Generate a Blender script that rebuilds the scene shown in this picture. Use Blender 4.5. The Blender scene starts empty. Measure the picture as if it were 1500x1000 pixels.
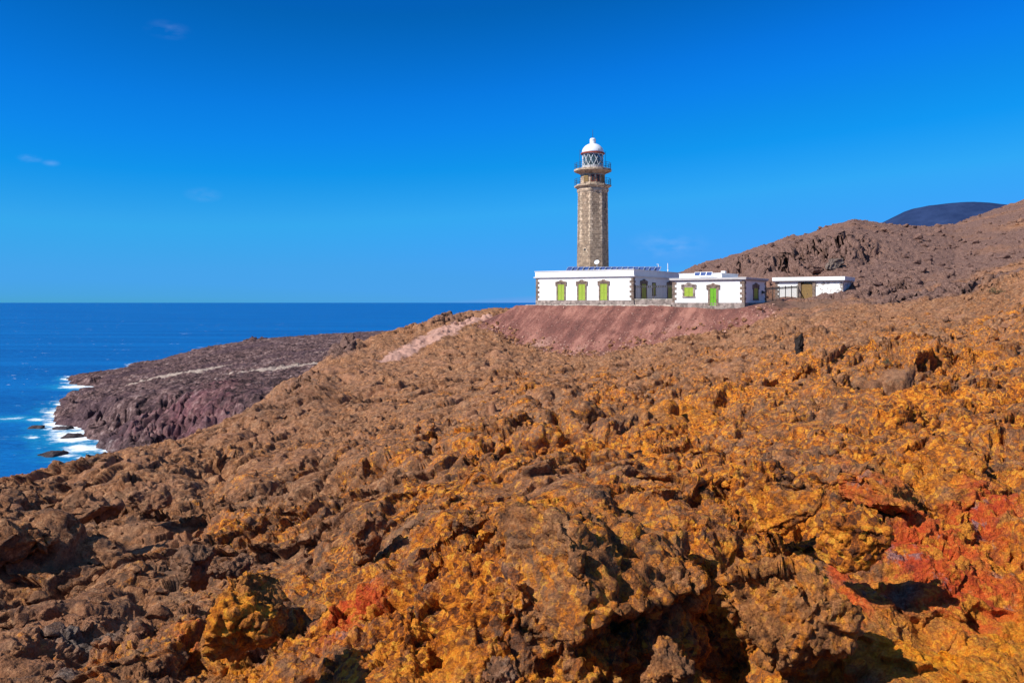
import bpy, bmesh, math, random
import numpy as np
from concurrent.futures import ThreadPoolExecutor
from mathutils import Matrix, Vector

random.seed(7)
RNG = np.random.default_rng(11)
scene = bpy.context.scene
COL = scene.collection
rad = math.radians

# ------------------------------------------------------------------ camera
EYE = 110.0                      # eye height above the sea
FPX, CX, HZ = 1250.0, 750.0, 443.0
cam_data = bpy.data.cameras.new('camera')
cam_data.lens, cam_data.sensor_width = 30.0, 36.0
cam_data.shift_y = -57.0 / 1500.0
cam_data.clip_start, cam_data.clip_end = 0.1, 600000.0
cam = bpy.data.objects.new('camera', cam_data)
cam.location = (0, 0, EYE)
cam.rotation_euler = (rad(90), 0, 0)
COL.objects.link(cam)
scene.camera = cam

# ------------------------------------------------------------------ sky, sun, exposure
SUN_AZ, SUN_EL = 60.0, 40.0      # degrees to the left of "straight behind", and height
sdir = Vector((-math.sin(rad(SUN_AZ)) * math.cos(rad(SUN_EL)),
               -math.cos(rad(SUN_AZ)) * math.cos(rad(SUN_EL)), math.sin(rad(SUN_EL))))
world = bpy.data.worlds.new('World')
scene.world = world
world.use_nodes = True
wn, wl = world.node_tree.nodes, world.node_tree.links
wn.clear()
sky = wn.new('ShaderNodeTexSky')
sky.sky_type = 'NISHITA'
sky.sun_disc = False
sky.sun_elevation = rad(SUN_EL)
sky.sun_rotation = math.atan2(sdir.x, sdir.y) % (2 * math.pi)
sky.altitude = 100.0
sky.air_density = 1.0
sky.dust_density = 0.0
sky.ozone_density = 3.0
SKY_STRENGTH = 0.1
# the photograph's polarised sky: each channel of the sky's own light graded by a curve
def sky_curve(sock, stops):
    m = wn.new('ShaderNodeMath'); m.operation = 'MULTIPLY'; m.inputs[1].default_value = .1
    wl.new(sock, m.inputs[0])
    r = wn.new('ShaderNodeValToRGB'); e = r.color_ramp.elements
    while len(e) < len(stops): e.new(.5)
    for el, (p, v) in zip(e, stops):
        el.position = p; el.color = (v, v, v, 1)
    wl.new(m.outputs[0], r.inputs[0])
    return r.outputs[0]
ssep = wn.new('ShaderNodeSeparateColor'); wl.new(sky.outputs[0], ssep.inputs[0])
scom = wn.new('ShaderNodeCombineColor')
wl.new(sky_curve(ssep.outputs[0], [(.14, 0.0008), (.27, 0.0050), (.37, 0.0290), (.58, 0.0498), (.84, 0.0622), (1.0, 0.2902)]), scom.inputs[0])
wl.new(sky_curve(ssep.outputs[1], [(.235, 0.0978), (.325, 0.1758), (.425, 0.2488), (.55, 0.3250), (.68, 0.3085), (.79, 0.3027), (1.0, 0.4561)]), scom.inputs[1])
wl.new(sky_curve(ssep.outputs[2], [(.415, 0.3980), (.50, 0.6261), (.545, 0.6882), (.61, 0.6966), (.675, 0.7463), (1.0, 0.8292)]), scom.inputs[2])
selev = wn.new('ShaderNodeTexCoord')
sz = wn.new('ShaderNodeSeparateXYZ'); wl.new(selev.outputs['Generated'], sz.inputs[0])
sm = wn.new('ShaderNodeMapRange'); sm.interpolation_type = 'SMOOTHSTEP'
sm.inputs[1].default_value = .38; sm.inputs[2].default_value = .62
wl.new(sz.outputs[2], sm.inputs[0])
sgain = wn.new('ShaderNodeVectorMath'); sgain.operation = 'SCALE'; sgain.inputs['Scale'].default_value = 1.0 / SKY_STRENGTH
wl.new(scom.outputs[0], sgain.inputs[0])
bg = wn.new('ShaderNodeBackground'); bg.inputs['Strength'].default_value = SKY_STRENGTH
wo = wn.new('ShaderNodeOutputWorld')
# a few thin wisps of cloud, each in its own direction of the sky
wtc = wn.new('ShaderNodeTexCoord')
wmap = wn.new('ShaderNodeMapping'); wmap.inputs['Scale'].default_value = (40, 40, 110)
wl.new(wtc.outputs['Generated'], wmap.inputs[0])
wnoise = wn.new('ShaderNodeTexNoise'); wnoise.inputs['Scale'].default_value = 1.0
wnoise.inputs['Detail'].default_value = 5.0
wl.new(wmap.outputs[0], wnoise.inputs['Vector'])
acc = None
for (cx_, cy_, r_, s_) in ((246, 44, 34, .14), (44, 233, 18, .28), (74, 239, 14, .18), (298, 285, 30, .2), (980, 360, 70, .22), (1000, 356, 30, .22)):
    d = Vector(((cx_ - CX) / FPX, 1.0, (HZ - cy_) / FPX)).normalized()
    sub = wn.new('ShaderNodeVectorMath'); sub.operation = 'SUBTRACT'
    wl.new(wtc.outputs['Generated'], sub.inputs[0]); sub.inputs[1].default_value = d
    sc_ = wn.new('ShaderNodeVectorMath'); sc_.operation = 'MULTIPLY'
    wl.new(sub.outputs[0], sc_.inputs[0]); k = FPX / r_
    sc_.inputs[1].default_value = (k, k, k * 2.4)
    ln = wn.new('ShaderNodeVectorMath'); ln.operation = 'LENGTH'
    wl.new(sc_.outputs[0], ln.inputs[0])
    mr = wn.new('ShaderNodeMapRange'); mr.inputs[1].default_value = 0.0; mr.inputs[2].default_value = 1.0
    mr.inputs[3].default_value = s_; mr.inputs[4].default_value = 0.0
    mr.interpolation_type = 'SMOOTHSTEP'
    wl.new(ln.outputs['Value'], mr.inputs[0])
    if acc is None:
        acc = mr.outputs[0]
    else:
        mx = wn.new('ShaderNodeMath'); mx.operation = 'MAXIMUM'
        wl.new(acc, mx.inputs[0]); wl.new(mr.outputs[0], mx.inputs[1]); acc = mx.outputs[0]
nr = wn.new('ShaderNodeMapRange'); nr.inputs[1].default_value = .38; nr.inputs[2].default_value = .75
wl.new(wnoise.outputs[0], nr.inputs[0])
mm = wn.new('ShaderNodeMath'); mm.operation = 'MULTIPLY'
wl.new(acc, mm.inputs[0]); wl.new(nr.outputs[0], mm.inputs[1])
cm = wn.new('ShaderNodeMix'); cm.data_type = 'RGBA'
cm.inputs[7].default_value = (4.0, 5.5, 8.5, 1)
wl.new(mm.outputs[0], cm.inputs[0]); smix = wn.new('ShaderNodeMix'); smix.data_type = 'RGBA'
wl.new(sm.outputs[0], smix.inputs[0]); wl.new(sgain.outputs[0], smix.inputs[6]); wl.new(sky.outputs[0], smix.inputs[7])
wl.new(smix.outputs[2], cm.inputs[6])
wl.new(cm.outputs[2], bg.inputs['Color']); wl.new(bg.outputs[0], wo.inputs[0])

sun_data = bpy.data.lights.new('sun', 'SUN')
sun_data.energy = 5.0
sun_data.angle = rad(0.5)
sun_data.color = (1.0, 0.95, 0.86)
sun = bpy.data.objects.new('sun', sun_data)
sun.rotation_euler = sdir.to_track_quat('Z', 'Y').to_euler()
sun.location = (-60, -40, EYE + 60)
COL.objects.link(sun)
vs = scene.view_settings
vs.view_transform = 'Standard'
vs.look = 'None'
vs.exposure = 0.27
vs.gamma = 1.0

# ------------------------------------------------------------------ numpy noise
def par(fn, p, *a):
    n = len(p); step = 60000
    if n <= step:
        return fn(p, *a)
    with ThreadPoolExecutor(4) as ex:
        return np.concatenate(list(ex.map(lambda i: fn(p[i:i + step], *a), range(0, n, step))))

_g = RNG.normal(size=(256, 3)); _g /= np.linalg.norm(_g, axis=1)[:, None]
GRAD = _g.astype(np.float32)
JIT = RNG.random((256, 3)).astype(np.float32)
PERM = RNG.permutation(256).astype(np.int32)

def _h(ix, iy, iz):
    return PERM[(PERM[(PERM[ix & 255] + iy) & 255] + iz) & 255]

def _perlin(p, seed):
    p = p.astype(np.float32) + np.float32(seed * 17.31)
    f = np.floor(p); i = f.astype(np.int32); t = p - f
    u = t * t * t * (t * (t * 6 - 15) + 10)
    out = 0
    for dx in (0, 1):
        wx = u[:, 0] if dx else 1 - u[:, 0]
        for dy in (0, 1):
            wy = wx * (u[:, 1] if dy else 1 - u[:, 1])
            for dz in (0, 1):
                w = wy * (u[:, 2] if dz else 1 - u[:, 2])
                g = GRAD[_h(i[:, 0] + dx, i[:, 1] + dy, i[:, 2] + dz)]
                out = out + w * (g[:, 0] * (t[:, 0] - dx) + g[:, 1] * (t[:, 1] - dy) + g[:, 2] * (t[:, 2] - dz))
    return out * 1.5

def perlin(p, seed=0):
    return par(_perlin, p, seed)

def fbm(p, oct=4, seed=0, gain=.5):
    a, s, o, n = 1.0, 1.0, 0.0, 0.0
    for k in range(oct):
        o = o + a * perlin(p * s, seed + k); n += a; a *= gain; s *= 2.03
    return o / n

def _worley(p, seed):
    p = p.astype(np.float32) + np.float32(seed * 13.7)
    b = np.floor(p - .5).astype(np.int32)
    f1 = np.full(len(p), 9.0, np.float32); f2 = f1.copy(); fa = np.zeros(len(p), np.float32)
    for dx in (0, 1):
        for dy in (0, 1):
            for dz in (0, 1):
                cx, cy, cz = b[:, 0] + dx, b[:, 1] + dy, b[:, 2] + dz
                hh = _h(cx, cy, cz); j = JIT[hh]
                ex, ey, ez = p[:, 0] - (cx + .1 + .8 * j[:, 0]), p[:, 1] - (cy + .1 + .8 * j[:, 1]), p[:, 2] - (cz + .1 + .8 * j[:, 2])
                d = ex * ex + ey * ey + ez * ez
                g = GRAD[hh]
                fa = np.where(d < f1, g[:, 0] * ex + g[:, 1] * ey + g[:, 2] * ez + (j[:, 1] - .5) * .7, fa)
                f2 = np.minimum(f2, np.maximum(f1, d)); f1 = np.minimum(f1, d)
    return np.stack([np.sqrt(f1), np.sqrt(f2), fa], 1)

def worley(p, seed=0):
    r = par(_worley, p, seed)
    return r[:, 0], r[:, 1]

def facets(p, seed=0):
    """tilted planes, one per cell, and the distance to the cracks between them"""
    r = par(_worley, p, seed)
    return r[:, 2], r[:, 1] - r[:, 0], r[:, 0]

def sstep(a, b, x):
    t = np.clip((x - a) / (b - a), 0, 1)
    return t * t * (3 - 2 * t)

# ------------------------------------------------------------------ object helpers
def tag(o, label=None, cat=None, group=None, kind=None):
    if label: o['label'] = label
    if cat: o['category'] = cat
    if group: o['group'] = group
    if kind: o['kind'] = kind
    return o

def empty(name, loc, rz=0.0):
    o = bpy.data.objects.new(name, None)
    o.empty_display_size = 0.3
    o.location = loc
    o.rotation_euler = (0, 0, rz)
    COL.objects.link(o)
    return o

def mesh_from(name, V, F, mat, parent=None, smooth=True):
    me = bpy.data.meshes.new(name)
    V = np.asarray(V, np.float32); F = np.asarray(F, np.int32)
    me.vertices.add(len(V)); me.vertices.foreach_set('co', V.ravel())
    k = F.shape[1]
    me.loops.add(F.size); me.loops.foreach_set('vertex_index', F.ravel())
    me.polygons.add(len(F))
    me.polygons.foreach_set('loop_start', np.arange(0, F.size, k, dtype=np.int32))
    me.polygons.foreach_set('use_smooth', np.full(len(F), smooth))
    me.update(calc_edges=True)
    me.materials.append(mat)
    o = bpy.data.objects.new(name, me)
    COL.objects.link(o)
    if parent: o.parent = parent
    return o

def set_color(o, name, rgba):
    a = o.data.attributes.new(name, 'FLOAT_COLOR', 'POINT')
    a.data.foreach_set('color', np.asarray(rgba, np.float32).ravel())

def grid_faces(nr, nc):
    i = np.arange(nr * nc, dtype=np.int32).reshape(nr, nc)
    return np.stack([i[:-1, :-1], i[:-1, 1:], i[1:, 1:], i[1:, :-1]], -1).reshape(-1, 4)

class MB:
    """collects simple solids into one mesh; T maps local points"""
    def __init__(self, T=None):
        self.bm = bmesh.new(); self.T = T or (lambda p: p)
        self.uv = self.bm.loops.layers.uv.new('UVMap')
    def v(self, p): return self.bm.verts.new(self.T(p))
    def box(self, x0, x1, y0, y1, z0, z1, taper=0.0):
        c = [(x0, y0, z0), (x1, y0, z0), (x1, y1, z0), (x0, y1, z0),
             (x0 + taper, y0 + taper, z1), (x1 - taper, y0 + taper, z1), (x1 - taper, y1 - taper, z1), (x0 + taper, y1 - taper, z1)]
        v = [self.v(p) for p in c]
        for f in ((0, 3, 2, 1), (4, 5, 6, 7), (0, 1, 5, 4), (1, 2, 6, 5), (2, 3, 7, 6), (3, 0, 4, 7)):
            self.bm.faces.new([v[i] for i in f])
        return self
    def prism(self, poly, y0, y1):            # poly in x,z
        a = [self.v((x, y0, z)) for x, z in poly]; b = [self.v((x, y1, z)) for x, z in poly]
        self.bm.faces.new(a); self.bm.faces.new(b[::-1])
        n = len(poly)
        for i in range(n):
            j = (i + 1) % n
            self.bm.faces.new((a[i], b[i], b[j], a[j]))
        return self
    def tube(self, p0, p1, r0, r1=None, n=8):
        r1 = r0 if r1 is None else r1
        p0, p1 = Vector(p0), Vector(p1); d = (p1 - p0).normalized()
        x = d.orthogonal().normalized(); y = d.cross(x)
        ra, rb = [], []
        for i in range(n):
            t = 2 * math.pi * i / n; o = x * math.cos(t) + y * math.sin(t)
            ra.append(self.v(tuple(p0 + o * r0))); rb.append(self.v(tuple(p1 + o * r1)))
        for i in range(n):
            j = (i + 1) % n
            self.bm.faces.new((ra[i], ra[j], rb[j], rb[i]))
        self.bm.faces.new(ra[::-1]); self.bm.faces.new(rb)
        return self
    def lathe(self, prof, n=32, phase=0.0, cap=True, vscale=1.0, uscale=1.0):
        rings = []
        for r, z in prof:
            rings.append([self.v((r * math.cos(phase + 2 * math.pi * i / n), r * math.sin(phase + 2 * math.pi * i / n), z)) for i in range(n)])
        for k in range(len(rings) - 1):
            for i in range(n):
                j = (i + 1) % n
                f = self.bm.faces.new((rings[k][i], rings[k][j], rings[k + 1][j], rings[k + 1][i]))
                us = (i * uscale, (i + 1) * uscale, (i + 1) * uscale, i * uscale)
                zs = (prof[k][1], prof[k][1], prof[k + 1][1], prof[k + 1][1])
                for l, uu, zz in zip(f.loops, us, zs): l[self.uv].uv = (uu, zz * vscale)
        if cap:
            self.bm.faces.new(rings[0][::-1]); self.bm.faces.new(rings[-1])
        return self
    def ring(self, R, z, r, n=32, m=6):
        rings = []
        for i in range(n):
            t = 2 * math.pi * i / n
            rings.append([self.v(((R + r * math.cos(2 * math.pi * j / m)) * math.cos(t), (R + r * math.cos(2 * math.pi * j / m)) * math.sin(t), z + r * math.sin(2 * math.pi * j / m))) for j in range(m)])
        for i in range(n):
            for j in range(m):
                self.bm.faces.new((rings[i][j], rings[(i + 1) % n][j], rings[(i + 1) % n][(j + 1) % m], rings[i][(j + 1) % m]))
        return self
    def build(self, name, mat, parent=None, smooth=False, bevel=0.0):
        bmesh.ops.recalc_face_normals(self.bm, faces=self.bm.faces)
        me = bpy.data.meshes.new(name); self.bm.to_mesh(me); self.bm.free()
        me.materials.append(mat)
        if smooth:
            for p in me.polygons: p.use_smooth = True
        o = bpy.data.objects.new(name, me); COL.objects.link(o)
        if parent: o.parent = parent
        if bevel:
            m = o.modifiers.new('bevel', 'BEVEL'); m.width = bevel; m.segments = 2; m.limit_method = 'ANGLE'
        return o

# ------------------------------------------------------------------ materials
class NT:
    def __init__(self, name):
        self.m = bpy.data.materials.new(name); self.m.use_nodes = True
        self.n, self.l = self.m.node_tree.nodes, self.m.node_tree.links
        self.b = self.n['Principled BSDF']
    def put(self, sock, val):
        if isinstance(val, bpy.types.NodeSocket): self.l.new(val, sock)
        elif isinstance(val, (tuple, list)) and len(val) == 3 and sock.type == 'RGBA': sock.default_value = (*val, 1)
        else: sock.default_value = val
    def pos(self, scale=(1, 1, 1), rot=(0, 0, 0), kind='POINT'):
        g = self.n.new('ShaderNodeNewGeometry')
        mp = self.n.new('ShaderNodeMapping'); mp.vector_type = kind; mp.inputs['Scale'].default_value = scale; mp.inputs['Rotation'].default_value = rot
        self.l.new(g.outputs['Position'], mp.inputs[0]); return mp.outputs[0]
    def noise(self, vec, scale, detail=4, rough=.55, dist=0.0):
        t = self.n.new('ShaderNodeTexNoise'); self.l.new(vec, t.inputs['Vector'])
        t.inputs['Scale'].default_value = scale; t.inputs['Detail'].default_value = detail
        t.inputs['Roughness'].default_value = rough; t.inputs['Distortion'].default_value = dist
        return t.outputs[0]
    def vor(self, vec, scale, feature='F1', out='Distance'):
        t = self.n.new('ShaderNodeTexVoronoi'); t.feature = feature; self.l.new(vec, t.inputs['Vector'])
        t.inputs['Scale'].default_value = scale
        return t.outputs[out]
    def ramp(self, fac, stops):
        r = self.n.new('ShaderNodeValToRGB'); e = r.color_ramp.elements
        while len(e) < len(stops): e.new(.5)
        for el, (p, c) in zip(e, stops):
            el.position = p; el.color = (*c, 1) if len(c) == 3 else c
        self.put(r.inputs[0], fac); return r.outputs[0]
    def mix(self, f, a, b, mode='MIX'):
        m = self.n.new('ShaderNodeMix'); m.data_type = 'RGBA'; m.blend_type = mode
        self.put(m.inputs[0], f); self.put(m.inputs[6], a); self.put(m.inputs[7], b); return m.outputs[2]
    def math(self, op, a, b=0.0, c=None, clamp=False):
        m = self.n.new('ShaderNodeMath'); m.operation = op; m.use_clamp = clamp
        self.put(m.inputs[0], a); self.put(m.inputs[1], b)
        if c is not None: self.put(m.inputs[2], c)
        return m.outputs[0]
    def rng(self, v, a, b, c=0.0, d=1.0):
        m = self.n.new('ShaderNodeMapRange'); m.interpolation_type = 'SMOOTHSTEP'
        self.put(m.inputs[0], v)
        for k, x in zip((1, 2, 3, 4), (a, b, c, d)): m.inputs[k].default_value = x
        return m.outputs[0]
    def attr(self, name):
        a = self.n.new('ShaderNodeAttribute'); a.attribute_name = name
        s = self.n.new('ShaderNodeSeparateColor'); self.l.new(a.outputs['Color'], s.inputs[0])
        return s.outputs[0], s.outputs[1], s.outputs[2], a.outputs['Alpha']
    def bump(self, h, dist, strength=1.0, normal=None):
        b = self.n.new('ShaderNodeBump'); b.inputs['Distance'].default_value = dist; b.inputs['Strength'].default_value = strength
        self.l.new(h, b.inputs['Height'])
        if normal: self.l.new(normal, b.inputs['Normal'])
        return b.outputs[0]
    def done(self, color=None, rough=None, normal=None, metal=None, spec=None):
        if color is not None: self.put(self.b.inputs['Base Color'], color)
        if rough is not None: self.put(self.b.inputs['Roughness'], rough)
        if normal is not None: self.l.new(normal, self.b.inputs['Normal'])
        if metal is not None: self.put(self.b.inputs['Metallic'], metal)
        if spec is not None: self.put(self.b.inputs['Specular IOR Level'], spec)
        return self.m

YAW_ = rad(33)
def lava_material():
    t = NT('lava_rock')
    P = t.pos()
    lich, red, scree, pale = t.attr('region')
    grey, purple, dust, ochre = t.attr('region_more')
    big = t.noise(P, .9, 5, .6)
    mid = t.noise(P, 5.0, 6, .65)
    fine = t.noise(P, 26.0, 6, .7)
    vcol = t.vor(P, 14.0, out='Color')
    vs_ = t.n.new('ShaderNodeSeparateColor'); t.l.new(vcol, vs_.inputs[0])
    rock = t.ramp(t.math('ADD', t.math('MULTIPLY', mid, .6), t.math('MULTIPLY', fine, .4)),
                  [(.36, (.045, .026, .020)), (.44, (.20, .088, .042)), (.52, (.36, .158, .074)), (.63, (.60, .34, .18))])
    rock = t.mix(t.rng(big, .47, .7, 0, .4), rock, (.40, .245, .150))
    patchy = t.noise(P, .55, 5, .62); patchy2 = t.noise(P, 1.9, 5, .62)
    cr2 = t.vor(P, 4.5, out='Color'); cs2 = t.n.new('ShaderNodeSeparateColor'); t.l.new(cr2, cs2.inputs[0])
    rock = t.mix(t.rng(patchy2, .50, .68, 0, .65), rock, t.mix(fine, (.045, .028, .026), (.14, .08, .06)))
    rock = t.mix(t.rng(t.noise(P, .28, 4, .6), .52, .66, 0, .6), rock, t.mix(mid, (.34, .14, .07), (.52, .27, .16)))
    lcol = t.ramp(t.math('ADD', t.math('MULTIPLY', fine, .65), t.math('MULTIPLY', vs_.outputs[0], .3)),
                  [(.32, (.12, .036, .014)), (.42, (.46, .120, .016)), (.53, (.82, .250, .020)), (.70, (.92, .47, .055))])
    lf = t.math('ADD', t.math('ADD', t.math('MULTIPLY', mid, .9), t.math('MULTIPLY', fine, .7)), t.math('ADD', t.math('MULTIPLY', lich, .95), t.math('ADD', t.math('MULTIPLY', t.math('SUBTRACT', patchy, .5), 1.3), t.math('ADD', t.math('MULTIPLY', t.math('SUBTRACT', cs2.outputs[0], .5), .28), t.math('MULTIPLY', t.math('SUBTRACT', vs_.outputs[1], .5), .28)))))
    lf = t.rng(lf, 1.05, 1.62, 0, .95)
    col = t.mix(lf, rock, lcol)
    crust = t.rng(t.noise(P, 2.6, 7, .72), .54, .63, 0, .68)
    col = t.mix(crust, col, t.mix(fine, (.05, .036, .032), (.17, .105, .075)))
    oc = t.ramp(fine, [(.3, (.50, .12, .01)), (.48, (.90, .28, .012)), (.66, (.94, .46, .03))])
    col = t.mix(t.math('MULTIPLY', ochre, t.rng(mid, .3, .6, .4, 1)), col, oc)
    rcol = t.ramp(t.math('ADD', t.math('MULTIPLY', fine, .5), t.math('MULTIPLY', mid, .5)),
                  [(.3, (.17, .020, .014)), (.42, (.56, .060, .022)), (.54, (.70, .115, .022)), (.68, (.70, .27, .09))])
    rcol = t.mix(t.rng(t.noise(P, 3.1, 6, .7), .49, .58), rcol, t.ramp(fine, [(.35, (.45, .12, .015)), (.6, (.88, .34, .04))]))
    rcol = t.mix(t.rng(t.noise(P, 2.3, 6, .7), .57, .64), rcol, t.ramp(fine, [(.35, (.12, .03, .04)), (.6, (.50, .24, .22))]))
    rf = t.rng(t.math('ADD', t.math('MULTIPLY', red, .8), t.math('ADD', t.math('MULTIPLY', mid, .7), t.math('MULTIPLY', patchy2, .5))), .78, 1.26, 0, .95)
    col = t.mix(rf, col, rcol)
    gcol = t.ramp(fine, [(.3, (.05, .043, .040)), (.5, (.17, .14, .125)), (.7, (.36, .31, .27))])
    col = t.mix(t.rng(t.math('ADD', grey, t.math('MULTIPLY', mid, .6)), .62, 1.0, 0, .85), col, gcol)
    pcol = t.ramp(t.math('ADD', t.math('MULTIPLY', fine, .5), t.math('MULTIPLY', mid, .5)),
                  [(.38, (.040, .025, .025)), (.48, (.155, .082, .066)), (.62, (.35, .225, .175))])
    col = t.mix(t.rng(t.math('ADD', purple, t.math('MULTIPLY', mid, .5)), .5, 1.0), col, pcol)
    # loose red cinders of the embankment, streaked down the slope
    Ps = t.pos((1.0, 9.0, 9.0), (0, 0, -YAW_), 'TEXTURE')
    st = t.noise(Ps, .55, 8, .72)
    sw_ = t.noise(P, .22, 7, .7)
    scol = t.ramp(t.math('ADD', t.math('ADD', t.math('MULTIPLY', st, .42), t.math('MULTIPLY', sw_, .38)), t.math('MULTIPLY', mid, .20)),
                  [(.40, (.11, .046, .040)), (.49, (.21, .082, .065)), (.57, (.40, .18, .135))])
    scol = t.mix(t.rng(t.noise(P, 9.0, 3, .6), .60, .68, 0, .6), scol, (.50, .34, .27))
    col = t.mix(t.rng(t.math('ADD', scree, t.math('MULTIPLY', mid, .4)), .5, .9), col, scol)
    dcol = t.mix(mid, (.10, .055, .040), (.29, .165, .115))
    col = t.mix(t.rng(t.math('ADD', dust, t.math('MULTIPLY', mid, .5)), .55, 1.0), col, dcol)
    plc = t.mix(fine, (.40, .19, .145), (.64, .40, .31))
    col = t.mix(t.rng(t.math('ADD', pale, t.math('MULTIPLY', t.noise(P, 2.5, 5, .7), .8)), .75, 1.1), col, plc)
    b1 = t.math('ADD', t.math('MULTIPLY', t.noise(P, 30.0, 8, .72), .7), t.math('MULTIPLY', t.vor(P, 40.0), .3))
    b0 = t.noise(P, 7.0, 6, .7)
    n0 = t.bump(b0, .14, .85)
    n1 = t.bump(b1, .050, 1.0, n0)
    return t.done(col, .93, n1, spec=.15)

def coast_material():
    t = NT('coast_lava')
    P = t.pos()
    pale, red, grey, _ = t.attr('region')
    a = t.noise(P, .04, 10, .78); b = t.noise(P, .22, 8, .80); c = t.noise(P, .011, 6, .65)
    mixv = t.math('ADD', t.math('MULTIPLY', a, .5), t.math('MULTIPLY', b, .5))
    col = t.ramp(mixv, [(.41, (.013, .010, .012)), (.47, (.072, .043, .043)), (.53, (.18, .105, .098)), (.61, (.42, .31, .28))])
    col = t.mix(t.rng(c, .48, .62, 0, .6), col, t.mix(b, (.03, .022, .034), (.15, .085, .095)))
    rm = t.math('ADD', red, t.math('ADD', t.math('MULTIPLY', a, 1.6), t.math('MULTIPLY', c, .8)))
    col = t.mix(t.rng(rm, 1.5, 2.1, 0, .85), col, t.ramp(mixv, [(.38, (.05, .018, .03)), (.5, (.22, .075, .09)), (.64, (.42, .20, .18))]))
    gm = t.math('ADD', grey, t.math('ADD', t.math('MULTIPLY', b, 1.4), t.math('MULTIPLY', a, .6)))
    col = t.mix(t.rng(gm, 1.45, 1.85, 0, .9), col, t.ramp(mixv, [(.4, (.03, .03, .045)), (.5, (.15, .14, .16)), (.62, (.44, .38, .35))]))
    col = t.mix(t.rng(t.math('ADD', pale, t.math('MULTIPLY', b, 1.2)), 1.05, 1.6), col, t.mix(a, (.34, .25, .21), (.52, .42, .35)))
    nb = t.bump(b, 3.0, .8)
    return t.done(col, .95, nb, spec=.1)

def sea_material():
    t = NT('sea_water')
    foam, shallow, _, _ = t.attr('surf')
    P = t.pos()
    swell = t.noise(t.pos((.012, .03, 1), (0, 0, rad(-20))), 1.0, 5, .6)
    chop = t.noise(t.pos((.08, .16, 1), (0, 0, rad(-20))), 1.0, 6, .65)
    far = t.noise(t.pos((.0007, .006, 1)), 1.0, 7, .68)
    col = t.mix(t.rng(far, .35, .65), (.001, .070, .27), (.002, .118, .38))
    col = t.mix(t.rng(chop, .42, .62, 0, .6), col, (.002, .15, .45))
    col = t.mix(t.math('MULTIPLY', shallow, .8, clamp=True), col, (.01, .32, .50))
    # scattered whitecaps
    cap = t.rng(t.noise(t.pos((.016, .05, 1), (0, 0, rad(-12))), 1.0, 4, .7), .665, .70)
    f = t.math('MAXIMUM', foam, t.math('MULTIPLY', cap, .9))
    col = t.mix(f, col, (.86, .89, .92))
    h = t.math('ADD', t.math('MULTIPLY', swell, 2.4), t.math('MULTIPLY', chop, .9))
    nb = t.bump(h, 1.6, 1.0)
    t.put(t.b.inputs['IOR'], 1.33)
    return t.done(col, t.math('ADD', .42, t.math('MULTIPLY', f, .5)), nb, spec=.36)

def paint(name, c, rough=.6, var=.08, scale=3.0, metal=0.0, stain=None, spec=.3):
    t = NT(name); P = t.pos()
    n = t.noise(P, scale, 6, .65)
    lo = tuple(x * (1 - var) for x in c); hi = tuple(min(1, x * (1 + var)) for x in c)
    col = t.ramp(n, [(.3, lo), (.7, hi)])
    if stain:
        col = t.mix(t.rng(t.noise(P, scale * .6, 8, .75), stain[1], stain[1] + .08), col, stain[0])
    return t.done(col, rough, t.bump(n, .01, .4), metal=metal, spec=spec)

def stone(name, c, scale=4.0):
    t = NT(name); P = t.pos()
    v = t.vor(P, scale, out='Color'); s = t.n.new('ShaderNodeSeparateColor'); t.l.new(v, s.inputs[0])
    n = t.noise(P, scale * 3, 6, .7)
    f = t.math('ADD', t.math('MULTIPLY', s.outputs[0], .5), t.math('MULTIPLY', n, .5))
    col = t.ramp(f, [(.2, tuple(x * .55 for x in c)), (.5, c), (.8, tuple(min(1, x * 1.6) for x in c))])
    return t.done(col, .9, t.bump(n, .03, .8), spec=.15)

def ashlar():
    t = NT('tower_masonry')
    tc = t.n.new('ShaderNodeTexCoord')
    br = t.n.new('ShaderNodeTexBrick'); t.l.new(tc.outputs['UV'], br.inputs['Vector'])
    br.inputs['Scale'].default_value = 1.0; br.inputs['Mortar Size'].default_value = .018
    br.inputs['Brick Width'].default_value = .62; br.inputs['Row Height'].default_value = .36
    t.put(br.inputs['Color1'], (.37, .265, .185)); t.put(br.inputs['Color2'], (.22, .16, .12)); t.put(br.inputs['Mortar'], (.42, .335, .255))
    P = t.pos(); n = t.noise(P, 2.2, 8, .7)
    col = t.mix(.75, br.outputs[0], t.ramp(n, [(.3, (.35, .3, .28)), (.5, (.8, .78, .75)), (.68, (1.5, 1.4, 1.3))]), 'MULTIPLY')
    pale = t.rng(t.noise(P, 1.1, 6, .75), .6, .68, 0, .7)
    col = t.mix(pale, col, (.46, .36, .27))
    return t.done(col, .92, t.bump(br.outputs[1], .04, -.5), spec=.15)

def peeling():
    t = NT('peeling_whitewash'); P = t.pos()
    n = t.noise(P, 1.3, 9, .72)
    col = t.mix(t.rng(n, .52, .57), (.82, .80, .77), t.mix(t.noise(P, 6, 4), (.16, .14, .13), (.38, .33, .29)))
    return t.done(col, .85, t.bump(n, .03, .5), spec=.2)

def slats(name, c, per_m=14.0, horiz=True):
    t = NT(name); P = t.pos()
    sx = t.n.new('ShaderNodeSeparateXYZ'); t.l.new(P, sx.inputs[0])
    w = t.math('FRACT', t.math('MULTIPLY', sx.outputs[2], per_m))
    col = t.mix(t.noise(P, 4, 5, .6), tuple(x * .8 for x in c), tuple(x * 1.15 for x in c))
    return t.done(col, .5, t.bump(w, .02, .8), spec=.4)

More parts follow.
